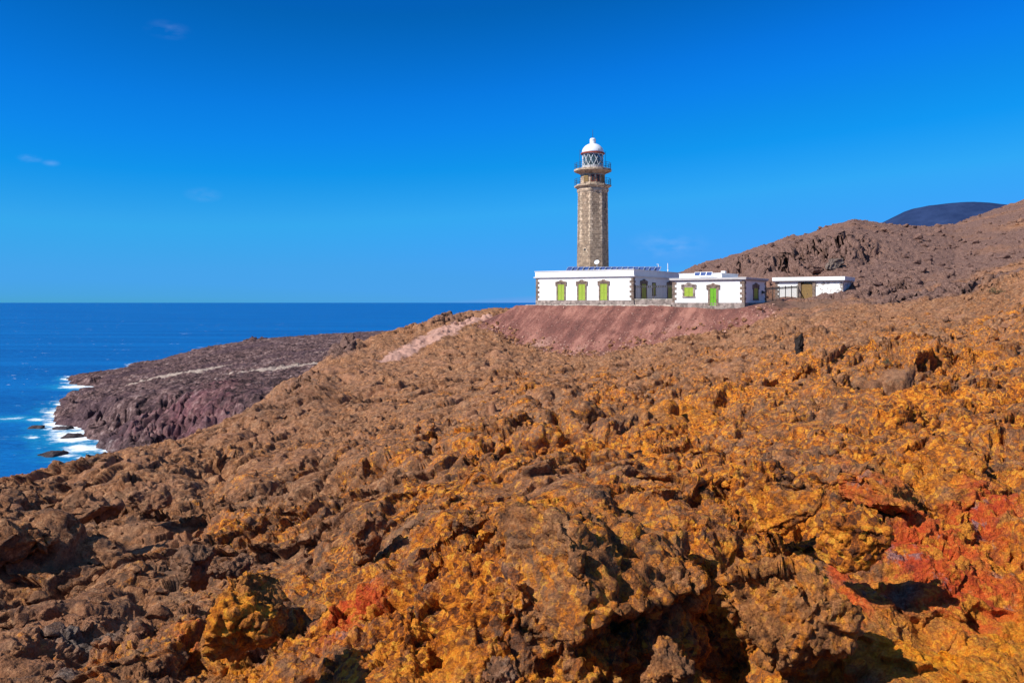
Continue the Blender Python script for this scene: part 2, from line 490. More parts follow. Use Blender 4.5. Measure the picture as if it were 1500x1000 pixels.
def solar_mat():
    t = NT('solar_cells'); tc = t.n.new('ShaderNodeTexCoord')
    br = t.n.new('ShaderNodeTexBrick'); t.l.new(tc.outputs['Generated'], br.inputs['Vector'])
    br.offset = 0.0; br.inputs['Scale'].default_value = 1.0
    br.inputs['Brick Width'].default_value = .25; br.inputs['Row Height'].default_value = .1666; br.inputs['Mortar Size'].default_value = .008
    t.put(br.inputs['Color1'], (.010, .035, .17)); t.put(br.inputs['Color2'], (.012, .045, .20)); t.put(br.inputs['Mortar'], (.25, .32, .45))
    return t.done(br.outputs[0], .18, spec=.5)

M = {}
M['lava'] = lava_material()
M['coast'] = coast_material()
M['sea'] = sea_material()
M['white'] = paint('white_limewash', (.80, .79, .77), .75, .05, 1.2, stain=((.62, .57, .52), .66))
M['roofwhite'] = paint('white_roof_screed', (.74, .73, .72), .8, .08, .8)
M['stone'] = stone('brown_cut_stone', (.20, .145, .115))
M['plinth'] = stone('grey_brown_plinth_stone', (.27, .215, .19), 3.0)
M['kerb'] = stone('pale_kerb_stone', (.52, .46, .38), 3.0)
M['ashlar'] = ashlar()
M['tstone'] = stone('tower_trim_stone', (.44, .33, .235), 2.5)
M['peel'] = peeling()
M['lime'] = slats('lime_green_shutter_paint', (.37, .50, .06))
M['green'] = slats('green_door_paint', (.16, .43, .02), 3.0)
M['olive'] = slats('olive_green_shutter_paint', (.42, .48, .07))
M['wood'] = paint('weathered_brown_wood', (.24, .15, .055), .7, .3, 6.0)
M['iron'] = paint('dark_painted_iron', (.05, .045, .045), .5, .2, 8.0)
M['rust'] = paint('red_lead_paint', (.32, .06, .03), .6, .25, 5.0)
M['metal'] = paint('white_painted_metal', (.78, .79, .80), .35, .03, 4.0, spec=.5)
M['grey'] = paint('grey_render', (.48, .45, .45), .8, .12, 2.0)
M['alu'] = paint('aluminium_frame', (.75, .78, .82), .35, .04, 5.0, metal=.6)
M['solar'] = solar_mat()
M['bluefascia'] = paint('blue_grey_fascia', (.30, .33, .50), .7, .1, 3.0)
def glass():
    t = NT('lantern_glass')
    t.put(t.b.inputs['Transmission Weight'], .75)
    t.put(t.b.inputs['IOR'], 1.45)
    return t.done((.22, .32, .33), .06)
M['glass'] = glass()
M['black'] = stone('black_lava', (.030, .022, .020), 6.0)
M['wet'] = stone('wet_black_sea_rock', (.055, .042, .045), 1.0)
M['dark'] = paint('dark_interior', (.03, .032, .035), .5, .2, 3.0)

#@@TERRAIN
# ------------------------------------------------------------------ terrain: design points (bearing in px, distance Y in m, apparent row)
def P3(px, py, Y):
    return ((px - CX) / FPX * Y, Y, EYE + (HZ - py) / FPX * Y)

CT = [
 # far left, outside the frame
 (-800, 3, 1330), (-800, 8, 960), (-800, 15, 900), (-800, 25, 920), (-800, 70, 1000), (-800, 160, 1120), (-800, 400, 900),
 (-350, 3, 1330), (-350, 8, 985), (-350, 14, 850), (-350, 22, 800), (-350, 40, 860), (-350, 100, 930), (-350, 200, 1050), (-350, 400, 900),
 (0, 3, 1340), (0, 5.5, 1130), (0, 8, 990), (0, 11, 890), (0, 15, 805), (0, 20, 747), (0, 27, 706), (0, 36, 718), (0, 50, 765), (0, 100, 830), (0, 200, 940), (0, 280, 985), (0, 420, 900),
 (100, 27, 715), (100, 34, 682), (100, 46, 692),
 (200, 8, 990), (200, 12, 880), (200, 18, 790), (200, 26, 718), (200, 34, 680), (200, 45, 652), (200, 60, 662), (200, 100, 740), (200, 200, 890), (200, 300, 945), (200, 450, 860),
 (330, 5.5, 1130), (330, 8, 1000), (330, 11, 900), (330, 16, 800), (330, 24, 720), (330, 35, 668), (330, 48, 635), (330, 62, 614), (330, 80, 626), (330, 130, 710), (330, 250, 870), (330, 450, 840),
 (420, 16, 795), (420, 30, 690), (420, 50, 622), (420, 68, 588), (420, 85, 562), (420, 105, 572), (420, 150, 650), (420, 300, 850),
 (500, 3, 1340), (500, 5.5, 1130), (500, 7, 1000), (500, 9, 895), (500, 11.5, 820), (500, 16, 760), (500, 30, 672), (500, 50, 607), (500, 75, 556), (500, 100, 520), (500, 115, 501), (500, 135, 514), (500, 200, 620), (500, 400, 790),
 (560, 100, 524), (560, 128, 486), (560, 150, 498), (560, 220, 590),
 (650, 5.5, 1120), (650, 6.6, 1000), (650, 7.6, 880), (650, 9, 800), (650, 11.5, 748), (650, 20, 680), (650, 40, 615), (650, 70, 560), (650, 100, 522), (650, 125, 482), (650, 138, 460), (650, 160, 470), (650, 230, 560), (650, 420, 720),
 (750, 3, 1350), (750, 5.5, 1110), (750, 6.5, 990), (750, 7.4, 860), (750, 8.5, 780), (750, 11, 738), (750, 14, 705), (750, 20, 657), (750, 35, 603), (750, 60, 558), (750, 90, 530), (750, 112, 515), (750, 118, 506), (750, 140, 470), (750, 150, 455), (750, 200, 500), (750, 300, 600), (750, 430, 640),
 (850, 70, 548), (850, 100, 527), (850, 116, 518), (850, 140, 490), (850, 180, 480), (850, 260, 520),
 (950, 5.5, 1100), (950, 6.5, 980), (950, 7.4, 850), (950, 8.4, 770), (950, 11, 720), (950, 14, 688), (950, 20, 644), (950, 35, 588), (950, 60, 546), (950, 100, 513), (950, 113, 503), (950, 150, 455), (950, 190, 440), (950, 260, 470), (950, 430, 560),
 (1005, 112, 491), (1005, 150, 446), (1005, 190, 414), (1005, 212, 394), (1005, 250, 412),
 (1100, 3, 1350), (1100, 5.5, 1090), (1100, 6.5, 990), (1100, 7.6, 860), (1100, 9, 765), (1100, 12, 692), (1100, 20, 622), (1100, 35, 560), (1100, 60, 514), (1100, 85, 490), (1100, 108, 477), (1100, 125, 452), (1100, 140, 440), (1100, 160, 424), (1100, 185, 394), (1100, 215, 366), (1100, 250, 380), (1100, 430, 500),
 (1180, 110, 458), (1180, 128, 440), (1180, 142, 434), (1180, 156, 416), (1180, 180, 380), (1180, 200, 358), (1180, 222, 345), (1180, 260, 356),
 (1250, 5.5, 1090), (1250, 6.5, 995), (1250, 7.8, 870), (1250, 9.2, 760), (1250, 12, 680), (1250, 20, 600), (1250, 35, 540), (1250, 60, 494), (1250, 85, 467), (1250, 110, 448), (1250, 128, 434), (1250, 142, 412), (1250, 165, 384), (1250, 190, 354), (1250, 215, 335), (1250, 235, 325), (1250, 262, 332), (1250, 430, 450),
 (1330, 235, 332), (1330, 262, 329), (1330, 300, 345),
 (1400, 3, 1350), (1400, 5.5, 1090), (1400, 6.5, 995), (1400, 8, 860), (1400, 9.5, 750), (1400, 13, 660), (1400, 20, 594), (1400, 35, 526), (1400, 55, 480), (1400, 80, 447), (1400, 100, 430), (1400, 120, 418), (1400, 150, 393), (1400, 200, 355), (1400, 262, 324), (1400, 310, 332), (1400, 430, 430),
 (1500, 5.5, 1090), (1500, 7, 970), (1500, 9, 800), (1500, 13, 650), (1500, 20, 582), (1500, 35, 510), (1500, 55, 458), (1500, 75, 430), (1500, 100, 408), (1500, 140, 382), (1500, 200, 342), (1500, 280, 292), (1500, 330, 302), (1500, 430, 390),
 (1900, 3, 1340), (1900, 7, 900), (1900, 13, 570), (1900, 35, 420), (1900, 75, 340), (1900, 140, 280), (1900, 280, 170), (1900, 430, 260),
 (2400, 3, 1340), (2400, 7, 880), (2400, 13, 550), (2400, 35, 390), (2400, 75, 310), (2400, 140, 240), (2400, 280, 120), (2400, 430, 200),
]
def tps_fit(pts, vals, reg=1e-3):
    n = len(pts); d = np.linalg.norm(pts[:, None] - pts[None], axis=2)
    K = np.where(d > 0, d ** 2 * np.log(np.maximum(d, 1e-9)), 0) + reg * np.eye(n)
    Q = np.concatenate([np.ones((n, 1)), pts], 1)
    A = np.block([[K, Q], [Q.T, np.zeros((3, 3))]])
    return np.linalg.solve(A, np.concatenate([vals, np.zeros(3)]))
def tps_eval(w, pts, q):
    out = np.empty(len(q))
    for i in range(0, len(q), 4000):
        b = q[i:i + 4000]; d = np.linalg.norm(b[:, None] - pts[None], axis=2)
        K = np.where(d > 0, d ** 2 * np.log(np.maximum(d, 1e-9)), 0)
        out[i:i + 4000] = K @ w[:-3] + w[-3] + b @ w[-2:]
    return out
def pl(px, Y): return np.stack([np.asarray(px) / 260.0, np.log(np.asarray(Y)) * 1.6], -1)
_c = np.array(CT, float)
_pts = pl(_c[:, 0], _c[:, 1]); _w = tps_fit(_pts, _c[:, 2] - HZ, 2e-3)
LPX = np.linspace(-900, 2500, 180); LLY = np.linspace(math.log(2.4), math.log(460), 260)
_q = np.stack(np.meshgrid(LPX / 260.0, LLY * 1.6), -1).reshape(-1, 2)
LUT = tps_eval(_w, _pts, _q).reshape(260, 180)
def lut(px, Y):
    x = np.clip((px - LPX[0]) / (LPX[1] - LPX[0]), 0, 178.999); y = np.clip((np.log(Y) - LLY[0]) / (LLY[1] - LLY[0]), 0, 258.999)
    i, j = x.astype(int), y.astype(int); fx, fy = x - i, y - j
    return (LUT[j, i] * (1 - fx) + LUT[j, i + 1] * fx) * (1 - fy) + (LUT[j + 1, i] * (1 - fx) + LUT[j + 1, i + 1] * fx) * fy

# building plots (shared by terrain and houses)
YAW = rad(33); CU, SU = math.cos(YAW), math.sin(YAW)
FX = np.array([CU, -SU]); FY = np.array([SU, CU])          # along the fronts (rightwards), and back
GZ = EYE - 0.45                                            # terrace level
A_W, A_D = 16.6, 17.5
A_R = np.array([17.66, 124.0]); A_L = A_R - FX * A_W
B_L = A_R + FX * 6.0; B_W, B_D = 10.33, 9.8; B_R = B_L + FX * B_W
N_R = np.array([51.2, 132.0]); N_W, N_D = 10.4, 6.6; N_L = N_R - FX * N_W

# terrace polygon (levelled cinder fill), its slopes at the angle of repose
TER = np.array([A_L - FX * 2.6 - FY * 1.6, B_R + FX * 1.2 - FY * 2.0, B_R + FX * 3.0 + FY * 6, N_L + FX * 3 - FY * 3.4,
                N_L + FX * 2 + FY * 6, A_L + FY * 24 + FX * 20, A_L + FY * 20 - FX * 2.6])
def poly_sdf(P, poly):
    """signed distance, negative inside"""
    d2 = np.full(len(P), 1e18); ins = np.zeros(len(P), bool)
    n = len(poly)
    for i in range(n):
        a, b = poly[i], poly[(i + 1) % n]; e = b - a; w = P - a
        t = np.clip((w @ e) / (e @ e), 0, 1)
        q = w - t[:, None] * e; d2 = np.minimum(d2, (q ** 2).sum(1))
        c = (a[1] <= P[:, 1]) != (b[1] <= P[:, 1])
        with np.errstate(divide='ignore', invalid='ignore'):
            xx = a[0] + (P[:, 1] - a[1]) * e[0] / e[1]
        ins ^= c & (P[:, 0] < xx)
    d = np.sqrt(d2); return np.where(ins, -d, d)

# ---- grid
def seg(a, b, n): return np.exp(np.linspace(math.log(a), math.log(b), n, endpoint=False))
DENS = 1.0
rows = np.concatenate([seg(2.5, 5.5, 40), seg(5.5, 9.8, int(430 * DENS)), seg(9.8, 16, int(250 * DENS)), seg(16, 35, int(340 * DENS)), seg(35, 70, int(290 * DENS)),
                       seg(70, 105, int(130 * DENS)), seg(105, 150, int(230 * DENS)), seg(150, 300, int(190 * DENS)), seg(300, 450, 41)])
cols = np.concatenate([np.linspace(-900, -60, 70, endpoint=False), np.linspace(-60, 1560, int(1080 * DENS), endpoint=False), np.linspace(1560, 2500, 70)])
NR, NC = len(rows), len(cols)
PX, YY = np.meshgrid(cols, rows)
PX, YY = PX.ravel(), YY.ravel()
XX = (PX - CX) / FPX * YY
ang = lut(PX, YY)
ZZ = EYE - ang / FPX * YY

# dents and swells: (px, py->Y given, radius m along x, radius m along y, height)
DENTS = [(1058, 7.6, .26, .6, -1.0), (985, 7.0, .55, .45, -.60), (1185, 6.7, .40, .5, -.55), (430, 7.1, .32, .5, -.55),
         (570, 8.6, .22, .35, -.4), (310, 9.2, .3, .35, -.4), (830, 6.7, .8, .28, -.4), (640, 7.4, .18, .5, -.35), (1100, 8.6, .3, .25, -.4), 
         (1070, 44, 1.0, 1.3, -2.0), (1195, 28, .6, .9, -.6), (1150, 26, .9, 1.0, -.5), (20, 13, .8, 1.6, -.9), (230, 17, 1.0, 1.6, -.5), (940, 78, 4.0, 1.6, -.9),
         (1010, 17, .8, .8, -.4), (1330, 14, .8, .8, -.4), (830, 12, .8, .8, -.25), (690, 11, .6, .8, -.3), (150, 16, 1.3, 1.0, .5), (60, 15.5, .8, 1.2, .5)]
for (p, Y, rx, ry, h) in DENTS:
    cxw = (p - CX) / FPX * Y
    ZZ += h * np.exp(-((XX - cxw) / rx) ** 2 - ((YY - Y) / ry) ** 2)

XY = np.stack([XX, YY], 1)
near_t = np.where((YY > 95) & (YY < 200) & (XX > -30) & (XX < 75))[0]
sd = np.full(len(XX), 1e4)
wob = perlin(np.stack([XX[near_t] * .25, YY[near_t] * .25, XX[near_t] * 0], 1), 3) * .9
sd[near_t] = poly_sdf(XY[near_t], TER) + wob
terr = GZ + np.clip((XX - 30) / 14, 0, 1) * .35                # the yard rises a little to the right
terr = np.where(YY > 127, terr + np.clip((XX - 38) / 8, 0, 1) * .55, terr)
fill = terr - np.maximum(sd, 0) * .60
inside = sd < 0
low_nat = ZZ.copy()
low = np.where(inside, terr, np.maximum(ZZ, fill))
scree = sstep(-2.4, 1.0, fill - ZZ + .0 + 3.4 * fbm(np.stack([XX * .16, YY * .16, XX * 0], 1), 4, 66, .6)) * (sd < 40)
hillcut = sstep(0, 6, XX - 52)                                   # right of the annex the natural hill stays
ZZ = np.where(inside & (ZZ > terr), ZZ * hillcut + low * (1 - hillcut), low)
V = np.stack([XX, YY, ZZ], 1)

def normals(V):
    G = V.reshape(NR, NC, 3)
    du = np.empty_like(G); dv = np.empty_like(G)
    du[:, 1:-1] = G[:, 2:] - G[:, :-2]; du[:, 0] = G[:, 1] - G[:, 0]; du[:, -1] = G[:, -1] - G[:, -2]
    dv[1:-1] = G[2:] - G[:-2]; dv[0] = G[1] - G[0]; dv[-1] = G[-1] - G[-2]
    n = np.cross(du, dv).reshape(-1, 3)
    n /= np.linalg.norm(n, axis=1)[:, None] + 1e-12
    return n
def soft_normals(V, k):
    N = normals(V).reshape(NR, NC, 3)
    for ax in (0, 1):
        P_ = np.concatenate([np.repeat(N.take([0], ax), k + 1, ax), N, np.repeat(N.take([-1], ax), k, ax)], ax)
        c = np.cumsum(P_, ax); n = N.shape[ax]
        N = (c.take(range(2 * k + 1, 2 * k + 1 + n), ax) - c.take(range(0, n), ax)) / (2 * k + 1)
    N = N.reshape(-1, 3); return N / (np.linalg.norm(N, axis=1)[:, None] + 1e-9)
space = np.maximum(YY * 1.5 / FPX, .62 * np.repeat(np.gradient(rows), NC))                                           # mesh spacing across
smooth_zone = 1 - .93 * scree                                    # the cinder fill stays even
yard = 1 - sstep(-1, 2.5, -sd) * .97
rough = smooth_zone * yard
gap = sstep(0, 4, poly_sdf(XY[near_t], np.array([N_L - FX * 5 - FY * 1.5, N_R + FX * 1.5 - FY * 1.5, N_R + FX * 1.5 + FY * 7, N_L + FY * 7])))
rough[near_t] *= .15 + .85 * gap

def fade(lam): return sstep(1.6, 4.0, lam / space)
def blobmask(lst):
    m = np.zeros(len(XX))
    for (p, Y, rp, ry, s) in lst:                                # px, Y, radius px, radius in Y (ratio), strength
        m = np.maximum(m, s * np.exp(-((PX - p) / rp) ** 2 - (np.log(YY / Y) / ry) ** 2))
    return m
crag = blobmask([(1150, 180, 42, .07, 1.2), (1240, 176, 42, .08, 1.3), (1195, 184, 45, .08, 1.2), (1100, 195, 50, .05, .7), (1290, 132, 75, .05, .9), (1400, 112, 90, .06, .7), (1480, 104, 60, .06, .6), (500, 118, 22, .06, .8), (655, 137, 50, .05, .5), (440, 88, 30, .08, .3)])
var = fbm(V * .16, 3, 20)                                        # slow change of roughness
varn = fbm(V * .9, 3, 24)
amp = np.clip(1.0 + 1.2 * var, .4, 1.7) * rough

def push(V, h):
    return V + normals(V) * h[:, None]
# 1: long swells and crags
V = push(V, fbm(V * .07, 3, 1) * .9 * rough * sstep(12, 40, YY) + fbm(V * .35, 3, 5) * .35 * rough * sstep(4, 12, YY))
fa_, cr_, f1_ = facets(V * .22 + np.stack([perlin(V * .4, 9), perlin(V * .4, 10), perlin(V * .4, 11)], 1) * .3, 2)
V = push(V, crag * (fa_ * 1.6 + (.6 - f1_) * 1.2 - (1 - sstep(.02, .2, cr_)) * .9) * 2.0 * rough)
fa_, cr_, f1_ = facets(V * .6 + perlin(V * .9, 12)[:, None] * .3, 7)
V = push(V, crag * (fa_ * 1.2 - (1 - sstep(.02, .2, cr_)) * .5) * 1.5 * rough)
# 2: flow ledges: undercut scarps that face downhill and towards the viewer
def ledges(V, lam, a, nx, ny, seed, thr):
    wv = fbm(V / lam * .6, 5, seed, .6) * 2.1
    c = (V[:, 0] * nx + V[:, 1] * ny) / lam + wv + V[:, 2] * .25 / lam
    f = c - np.floor(c)
    st = (1 - f) ** 1.6 * sstep(0, .07, f)
    m = sstep(thr - .12, thr + .22, fbm(V / lam * .35 + 7.7, 3, seed + 5))
    return V + np.array([-.25, -.62, .62]) * ((st - .38) * m * a)[:, None]
zone = rough * (1 - sstep(120, 200, YY))
for lam, a, y0, y1, y2, y3, sd_ in ((4.2, 1.05, 14, 26, 80, 130, 141), (1.7, .50, 6.5, 9, 24, 45, 143)):
    q = V / lam
    q = q + np.stack([fbm(q * .8, 3, sd_ + k) for k in (10, 20, 30)], 1) * .55
    f1, f2 = worley(q, sd_)
    mnd = (.55 - f1 ** 1.6) - (1 - sstep(.0, .24, f2 - f1)) * .68
    mk = np.clip(.55 + 1.3 * fbm(V / lam * .28 + 3, 2, sd_ + 4), 0, 1.2)
    V = push(V, mnd * a * mk * zone * sstep(y0, y1, YY) * (1 - sstep(y2, y3, YY)))
V = ledges(V, 7.0, .72 * zone * sstep(14, 30, YY), -.50, .86, 41, .03)
V = ledges(V, 2.6, .42 * zone * sstep(7, 12, YY) * (1 - .5 * sstep(60, 110, YY)), -.42, .90, 46, -.02)
V = ledges(V, 1.0, .17 * zone * (1 - sstep(25, 50, YY)), -.55, .83, 52, .0)
def clinker(q0, lam, a, seed, warp=.30):
    q = q0 / lam
    w = np.stack([perlin(q * 1.7, seed + 50), perlin(q * 1.7, seed + 51), perlin(q * 1.7, seed + 52)], 1)
    fa, cr, f1 = facets(q + w * warp, seed)
    return (fa * .85 - (1 - sstep(.02, .18, cr)) * .28) * a
def ridged(q, seed): return .42 - np.abs(perlin(q, seed)) * 1.5
V0 = V.copy()
calm_left = 1 - .45 * sstep(45, 75, YY) * (1 - sstep(560, 760, PX)) * (1 - sstep(150, 180, YY))
patch = np.clip(.70 + 1.5 * fbm(V * .45, 3, 76) + .5 * fbm(V * .12, 2, 77), .12, 1.5) * calm_left
N0 = soft_normals(V, 4)
def grains(q0, lam, seed):
    q = q0 / lam
    f1, f2 = worley(q + np.stack([perlin(q * .9, seed + 60), perlin(q * .9, seed + 61), perlin(q * .9, seed + 62)], 1) * .45, seed)
    return .48 - f1
#          size  block  pits  grain
LEVELS = ((3.0, .36, .12, 0, 3), (1.25, .20, .09, 0, 4), (.55, .085, .06, .07, 5), (.22, .018, .030, .080, 6), (.10, .0, .016, .042, 7), (.05, .0, .010, .018, 8))
for lam, ab, ap, ag, seed in LEVELS:
    sel = fade(lam) * amp * (patch if lam > .3 else np.clip(patch, .45, 1.25))
    if lam > 2: sel = sel * sstep(6, 14, YY)
    if lam < 1: sel = sel * np.clip(.85 + 1.0 * perlin(V0 * (1.0 / lam / 5), seed + 70), .3, 1.6)
    if lam < .6: sel = sel * (1 + .45 * (1 - sstep(10, 20, YY)) + .5 * sstep(18, 35, YY))
    idx = np.where(sel > 1e-3)[0]
    h = np.zeros(len(V))
    if ab: h[idx] += clinker(V0[idx], lam, ab, seed) * sel[idx]
    if ag: h[idx] += grains(V0[idx], lam, seed + 20) * ag * sel[idx]
    lr = lam * .45; sl = sel * fade(lr)
    idx = np.where(sl > 1e-3)[0]
    h[idx] += ridged(V0[idx] / lr + 3.3, seed + 30) * ap * sl[idx]
    V = V + N0 * h[:, None]
    if lam > 1 or lam == .22: N0 = soft_normals(V, 5 if lam > 1 else 3)
    if lam == .55:                                               # gas holes and hollows
        for lp, ah, sd_ in ((1.3, .34, 91), (.62, .20, 92), (.33, .12, 93)):
            sel2 = fade(lp * .8) * rough * sstep(.0, .25, fbm(V0 / lp * .22 + sd_, 3, sd_)) * (1 - sstep(70, 130, YY))
            idx = np.where(sel2 > 1e-3)[0]
            f1_, f2_ = worley(V0[idx] / lp + np.stack([perlin(V0[idx] / lp * 1.6, sd_ + k) for k in (3, 4, 5)], 1) * .4, sd_)
            h = np.zeros(len(V)); h[idx] = -(1 - sstep(.12, .42, f1_)) * ah * sel2[idx]
            V = V + N0 * h[:, None]
# roughness for the far slopes, and faint runnels on the fill
h = np.zeros(len(V)); idx = np.where(YY > 40)[0]
h[idx] = fbm(V[idx] / 1.9, 3, 60, .6) * .62 * rough[idx] * sstep(40, 110, YY[idx])
idx = np.where(scree > .05)[0]
h[idx] += (fbm(np.stack([V[idx, :2] @ FX * .9, V[idx, :2] @ FY * .09, V[idx, 0] * 0], 1), 4, 61, .6) * .16 + perlin(V[idx] / .8, 62) * .10) * scree[idx] * yard[idx]
V = push(V, h)

# bring the crest of the slope to the height it has in the place
SIL = np.array([(-60, 728), (0, 706), (60, 689), (130, 669), (200, 654), (280, 638), (330, 617), (370, 594), (420, 563), (450, 541), (480, 519), (510, 501), (560, 487), (600, 477), (650, 460), (700, 454), (740, 448),
                (1000, 394), (1040, 383), (1080, 372), (1150, 347), (1180, 344), (1210, 332), (1250, 322), (1300, 328), (1350, 331), (1400, 327), (1440, 312), (1470, 302), (1500, 293), (1560, 272)], float)
pyv = (HZ - (V[:, 2] - EYE) / V[:, 1] * FPX).reshape(NR, NC)
for lo, hi, ylo, yhi in ((-60, 745, 14, 190), (1000, 1560, 150, 330)):
    rr_ = np.where((rows > ylo) & (rows < yhi))[0]; cc_ = np.where((cols >= lo) & (cols <= hi))[0]
    crest = pyv[np.ix_(rr_, cc_)].min(0)
    pad = np.pad(crest, 20, mode='edge'); crest = np.array([np.mean(pad[i:i + 41]) for i in range(len(crest))])
    dpy = np.interp(cols[cc_], SIL[:, 0], SIL[:, 1]) - crest
    full = np.interp(cols, cols[cc_], dpy)
    if lo > 900: full = full * sstep(960, 1010, cols)
    else: full = full * (1 - sstep(700, 760, cols))
    cy = np.interp(cols, [-60, 0, 200, 330, 420, 500, 600, 700, 1560], [26, 27, 45, 62, 85, 112, 130, 140, 200])
    w_ = sstep(.22, .62, YY.reshape(NR, NC) / cy[None])
    V[:, 2] -= (full[None] * w_ * YY.reshape(NR, NC) / FPX).ravel()

# ---- regions of colour (what the rock itself is)
def field(pts, val, reg=.3):
    p = np.array(pts, float); q = pl(p[:, 0], p[:, 1])
    x = np.stack([PX / 260.0, np.log(YY) * 1.6], -1)
    num = np.zeros(len(PX)); den = np.zeros(len(PX))
    for k in range(len(p)):
        w = 1.0 / (((x - q[k]) ** 2).sum(1) + reg) ** 2
        num += w * p[k, val]; den += w
    return num / den
LC = [(0, 8, .22), (0, 14, .02), (0, 26, -.15), (200, 8, .42), (200, 14, .22), (200, 30, -.05), (330, 60, -.12), (420, 8, .62), (420, 14, .45), (420, 30, .18), (450, 80, -.08),
      (560, 110, -.05), (650, 8, .72), (650, 14, .50), (650, 30, .38), (650, 60, .18), (700, 95, .0), (850, 7.5, .60), (850, 12, .55), (850, 25, .50), (850, 55, .42), (850, 90, .02),
      (1000, 7.5, .62), (1000, 14, .68), (1000, 30, .66), (1000, 60, .45), (1000, 95, .1), (1150, 7, .62), (1150, 14, .68), (1150, 35, .58), (1150, 70, .32), (1150, 100, -.15), (1150, 120, -.6), (1220, 118, -.6), (1080, 112, -.4),
      (1300, 8, .55), (1300, 16, .64), (1300, 35, .52), (1300, 65, .35), (1300, 95, .0), (1300, 130, -.5), (1450, 8, .75), (1450, 16, .66), (1450, 35, .55), (1450, 60, .45), (1450, 88, .15), (1450, 115, -.3), (1450, 150, -.4),
      (1250, 200, -.5), (1050, 200, -.35), (1480, 260, -.2), (1400, 220, -.4), (600, 135, -.15)]
lich = field(LC, 2) + .35 * fbm(V * .22, 3, 80) * (1 - sstep(120, 160, YY)) + .25 * var
red = blobmask([(520, 8.9, 50, .08, 1.1), (500, 8.2, 60, .05, .65), (1400, 8.8, 130, .13, .7), (275, 9.8, 26, .05, .6), (1230, 8.2, 22, .05, .95), (1345, 8.7, 80, .11, .95), (1420, 8.0, 110, .10, .85), (1440, 9.8, 80, .10, .85), (1310, 8.0, 80, .07, .8), (1250, 7.6, 40, .06, .8), (1230, 11, 60, .06, .45)])
grey = blobmask([(120, 10.0, 90, .06, .7), (100, 8.6, 40, .05, .6), (740, 7.6, 60, .06, .5), (900, 8.6, 60, .05, .45), (540, 10.8, 30, .06, .5), (740, 6.6, 26, .04, .6), (230, 40, 120, .15, .35), (60, 24, 90, .12, .4), (480, 48, 90, .12, .35),
                 (1180, 120, 110, .07, .55), (1290, 80, 50, .05, .3)])
purple = np.clip(crag * .75 + blobmask([(1290, 132, 90, .05, .9), (1400, 112, 110, .045, .8), (1350, 155, 130, .10, .5), (500, 118, 22, .06, .5), (1325, 7.9, 40, .04, .75), (1250, 6.6, 60, .05, .8), (600, 8.2, 60, .03, .6), (380, 8.9, 25, .03, .6)])
                 + (.72 + .45 * fbm(V * .06, 3, 95)) * sstep(135, 170, YY)
                 + (.42 + .4 * fbm(V * .10, 3, 96)) * (sstep(92, 112, YY) * (1 - sstep(135, 170, YY)) * sstep(1040, 1120, PX) + .6 * sstep(28, 55, YY) * (1 - sstep(560, 800, PX))), 0, 1.2)
dust = blobmask([(420, 70, 200, .45, .48), (560, 95, 90, .2, .4), (1190, 103, 60, .05, .75), (1130, 118, 50, .05, .8), (1200, 120, 70, .06, .7), (1250, 112, 50, .03, .5), (800, 10.2, 50, .05, .55), (860, 9.0, 80, .05, .4), (470, 70, 140, .16, .30), (1330, 24, 90, .07, .4), (480, 40, 110, .12, .35), (120, 22, 120, .12, .4), (860, 30, 60, .08, .35), (1400, 200, 120, .25, .2)])
dust = np.maximum(dust, (1 - yard) * .9)
ochre = blobmask([(1380, 6.9, 190, .10, 1.0), (1470, 7.5, 80, .12, .95), (1130, 8.3, 60, .05, .5), (900, 6.5, 300, .04, .55), (470, 6.6, 50, .05, .9), (540, 6.4, 70, .04, .8), (1130, 6.6, 60, .05, .5), (860, 6.5, 40, .03, .9), (350, 8.6, 40, .05, .6), (640, 7.0, 40, .05, .6), (1340, 11, 80, .08, .4), (370, 7.4, 60, .08, .4), (990, 26, 60, .1, .35)])
# pale scree trail down the left flank
trail = np.zeros(len(PX))
tp = [(715, 139, 461), (690, 133, 470), (660, 126, 490), (630, 119, 513), (605, 112, 533), (588, 106, 546), (560, 101, 556)]
tw = np.array([P3(a, c, b)[:2] for a, b, c in tp])
idx = np.where((PX > 480) & (PX < 780) & (YY > 85) & (YY < 150))[0]
td = np.full(len(idx), 1e9); tt = np.zeros(len(idx))
for k in range(len(tw) - 1):
    e = tw[k + 1] - tw[k]; w_ = XY[idx] - tw[k]; t_ = np.clip((w_ @ e) / (e @ e), 0, 1)
    dd = np.linalg.norm(w_ - t_[:, None] * e, axis=1)
    tt = np.where(dd < td, k + t_, tt); td = np.minimum(td, dd)
wd = .9 + 1.6 * np.sin(np.clip(tt / 6, 0, 1) * math.pi) ** .7
trail[idx] = (1 - sstep(.3, 1.3, td / wd + .5 * fbm(V[idx] * .8, 3, 90))) * .85
# rubble of pale stones at the foot of the fill
rub = blobmask([(790, 120, 50, .018, .55), (850, 116, 26, .012, .5), (1090, 110.5, 12, .02, .45), (985, 114, 26, .012, .5), (700, 131, 24, .03, .35)])
pale = np.maximum(trail, rub)
scr = scree * (1 - sstep(1180, 1260, PX)) * (1 - sstep(1075, 1150, PX) * .45)
scr = np.maximum(scr, blobmask([(1135, 109, 55, .03, .5), (1180, 116, 60, .04, .3), (735, 131, 40, .05, .62), (700, 134, 22, .04, .5), (660, 126, 20, .04, .3)]))
reg1 = np.stack([lich, red, scr, pale], 1)
reg2 = np.stack([grey, purple, dust, ochre], 1)
ground = mesh_from('lava_slope', V, grid_faces(NR, NC), M['lava'])
set_color(ground, 'region', reg1); set_color(ground, 'region_more', reg2)
tag(ground, kind='structure')
VG = V.reshape(NR, NC, 3)
def ground_at(px, Y):
    c = min(max(np.searchsorted(cols, px), 0), NC - 1); r = min(max(np.searchsorted(rows, Y), 0), NR - 1)
    return Vector(VG[r, c].tolist())
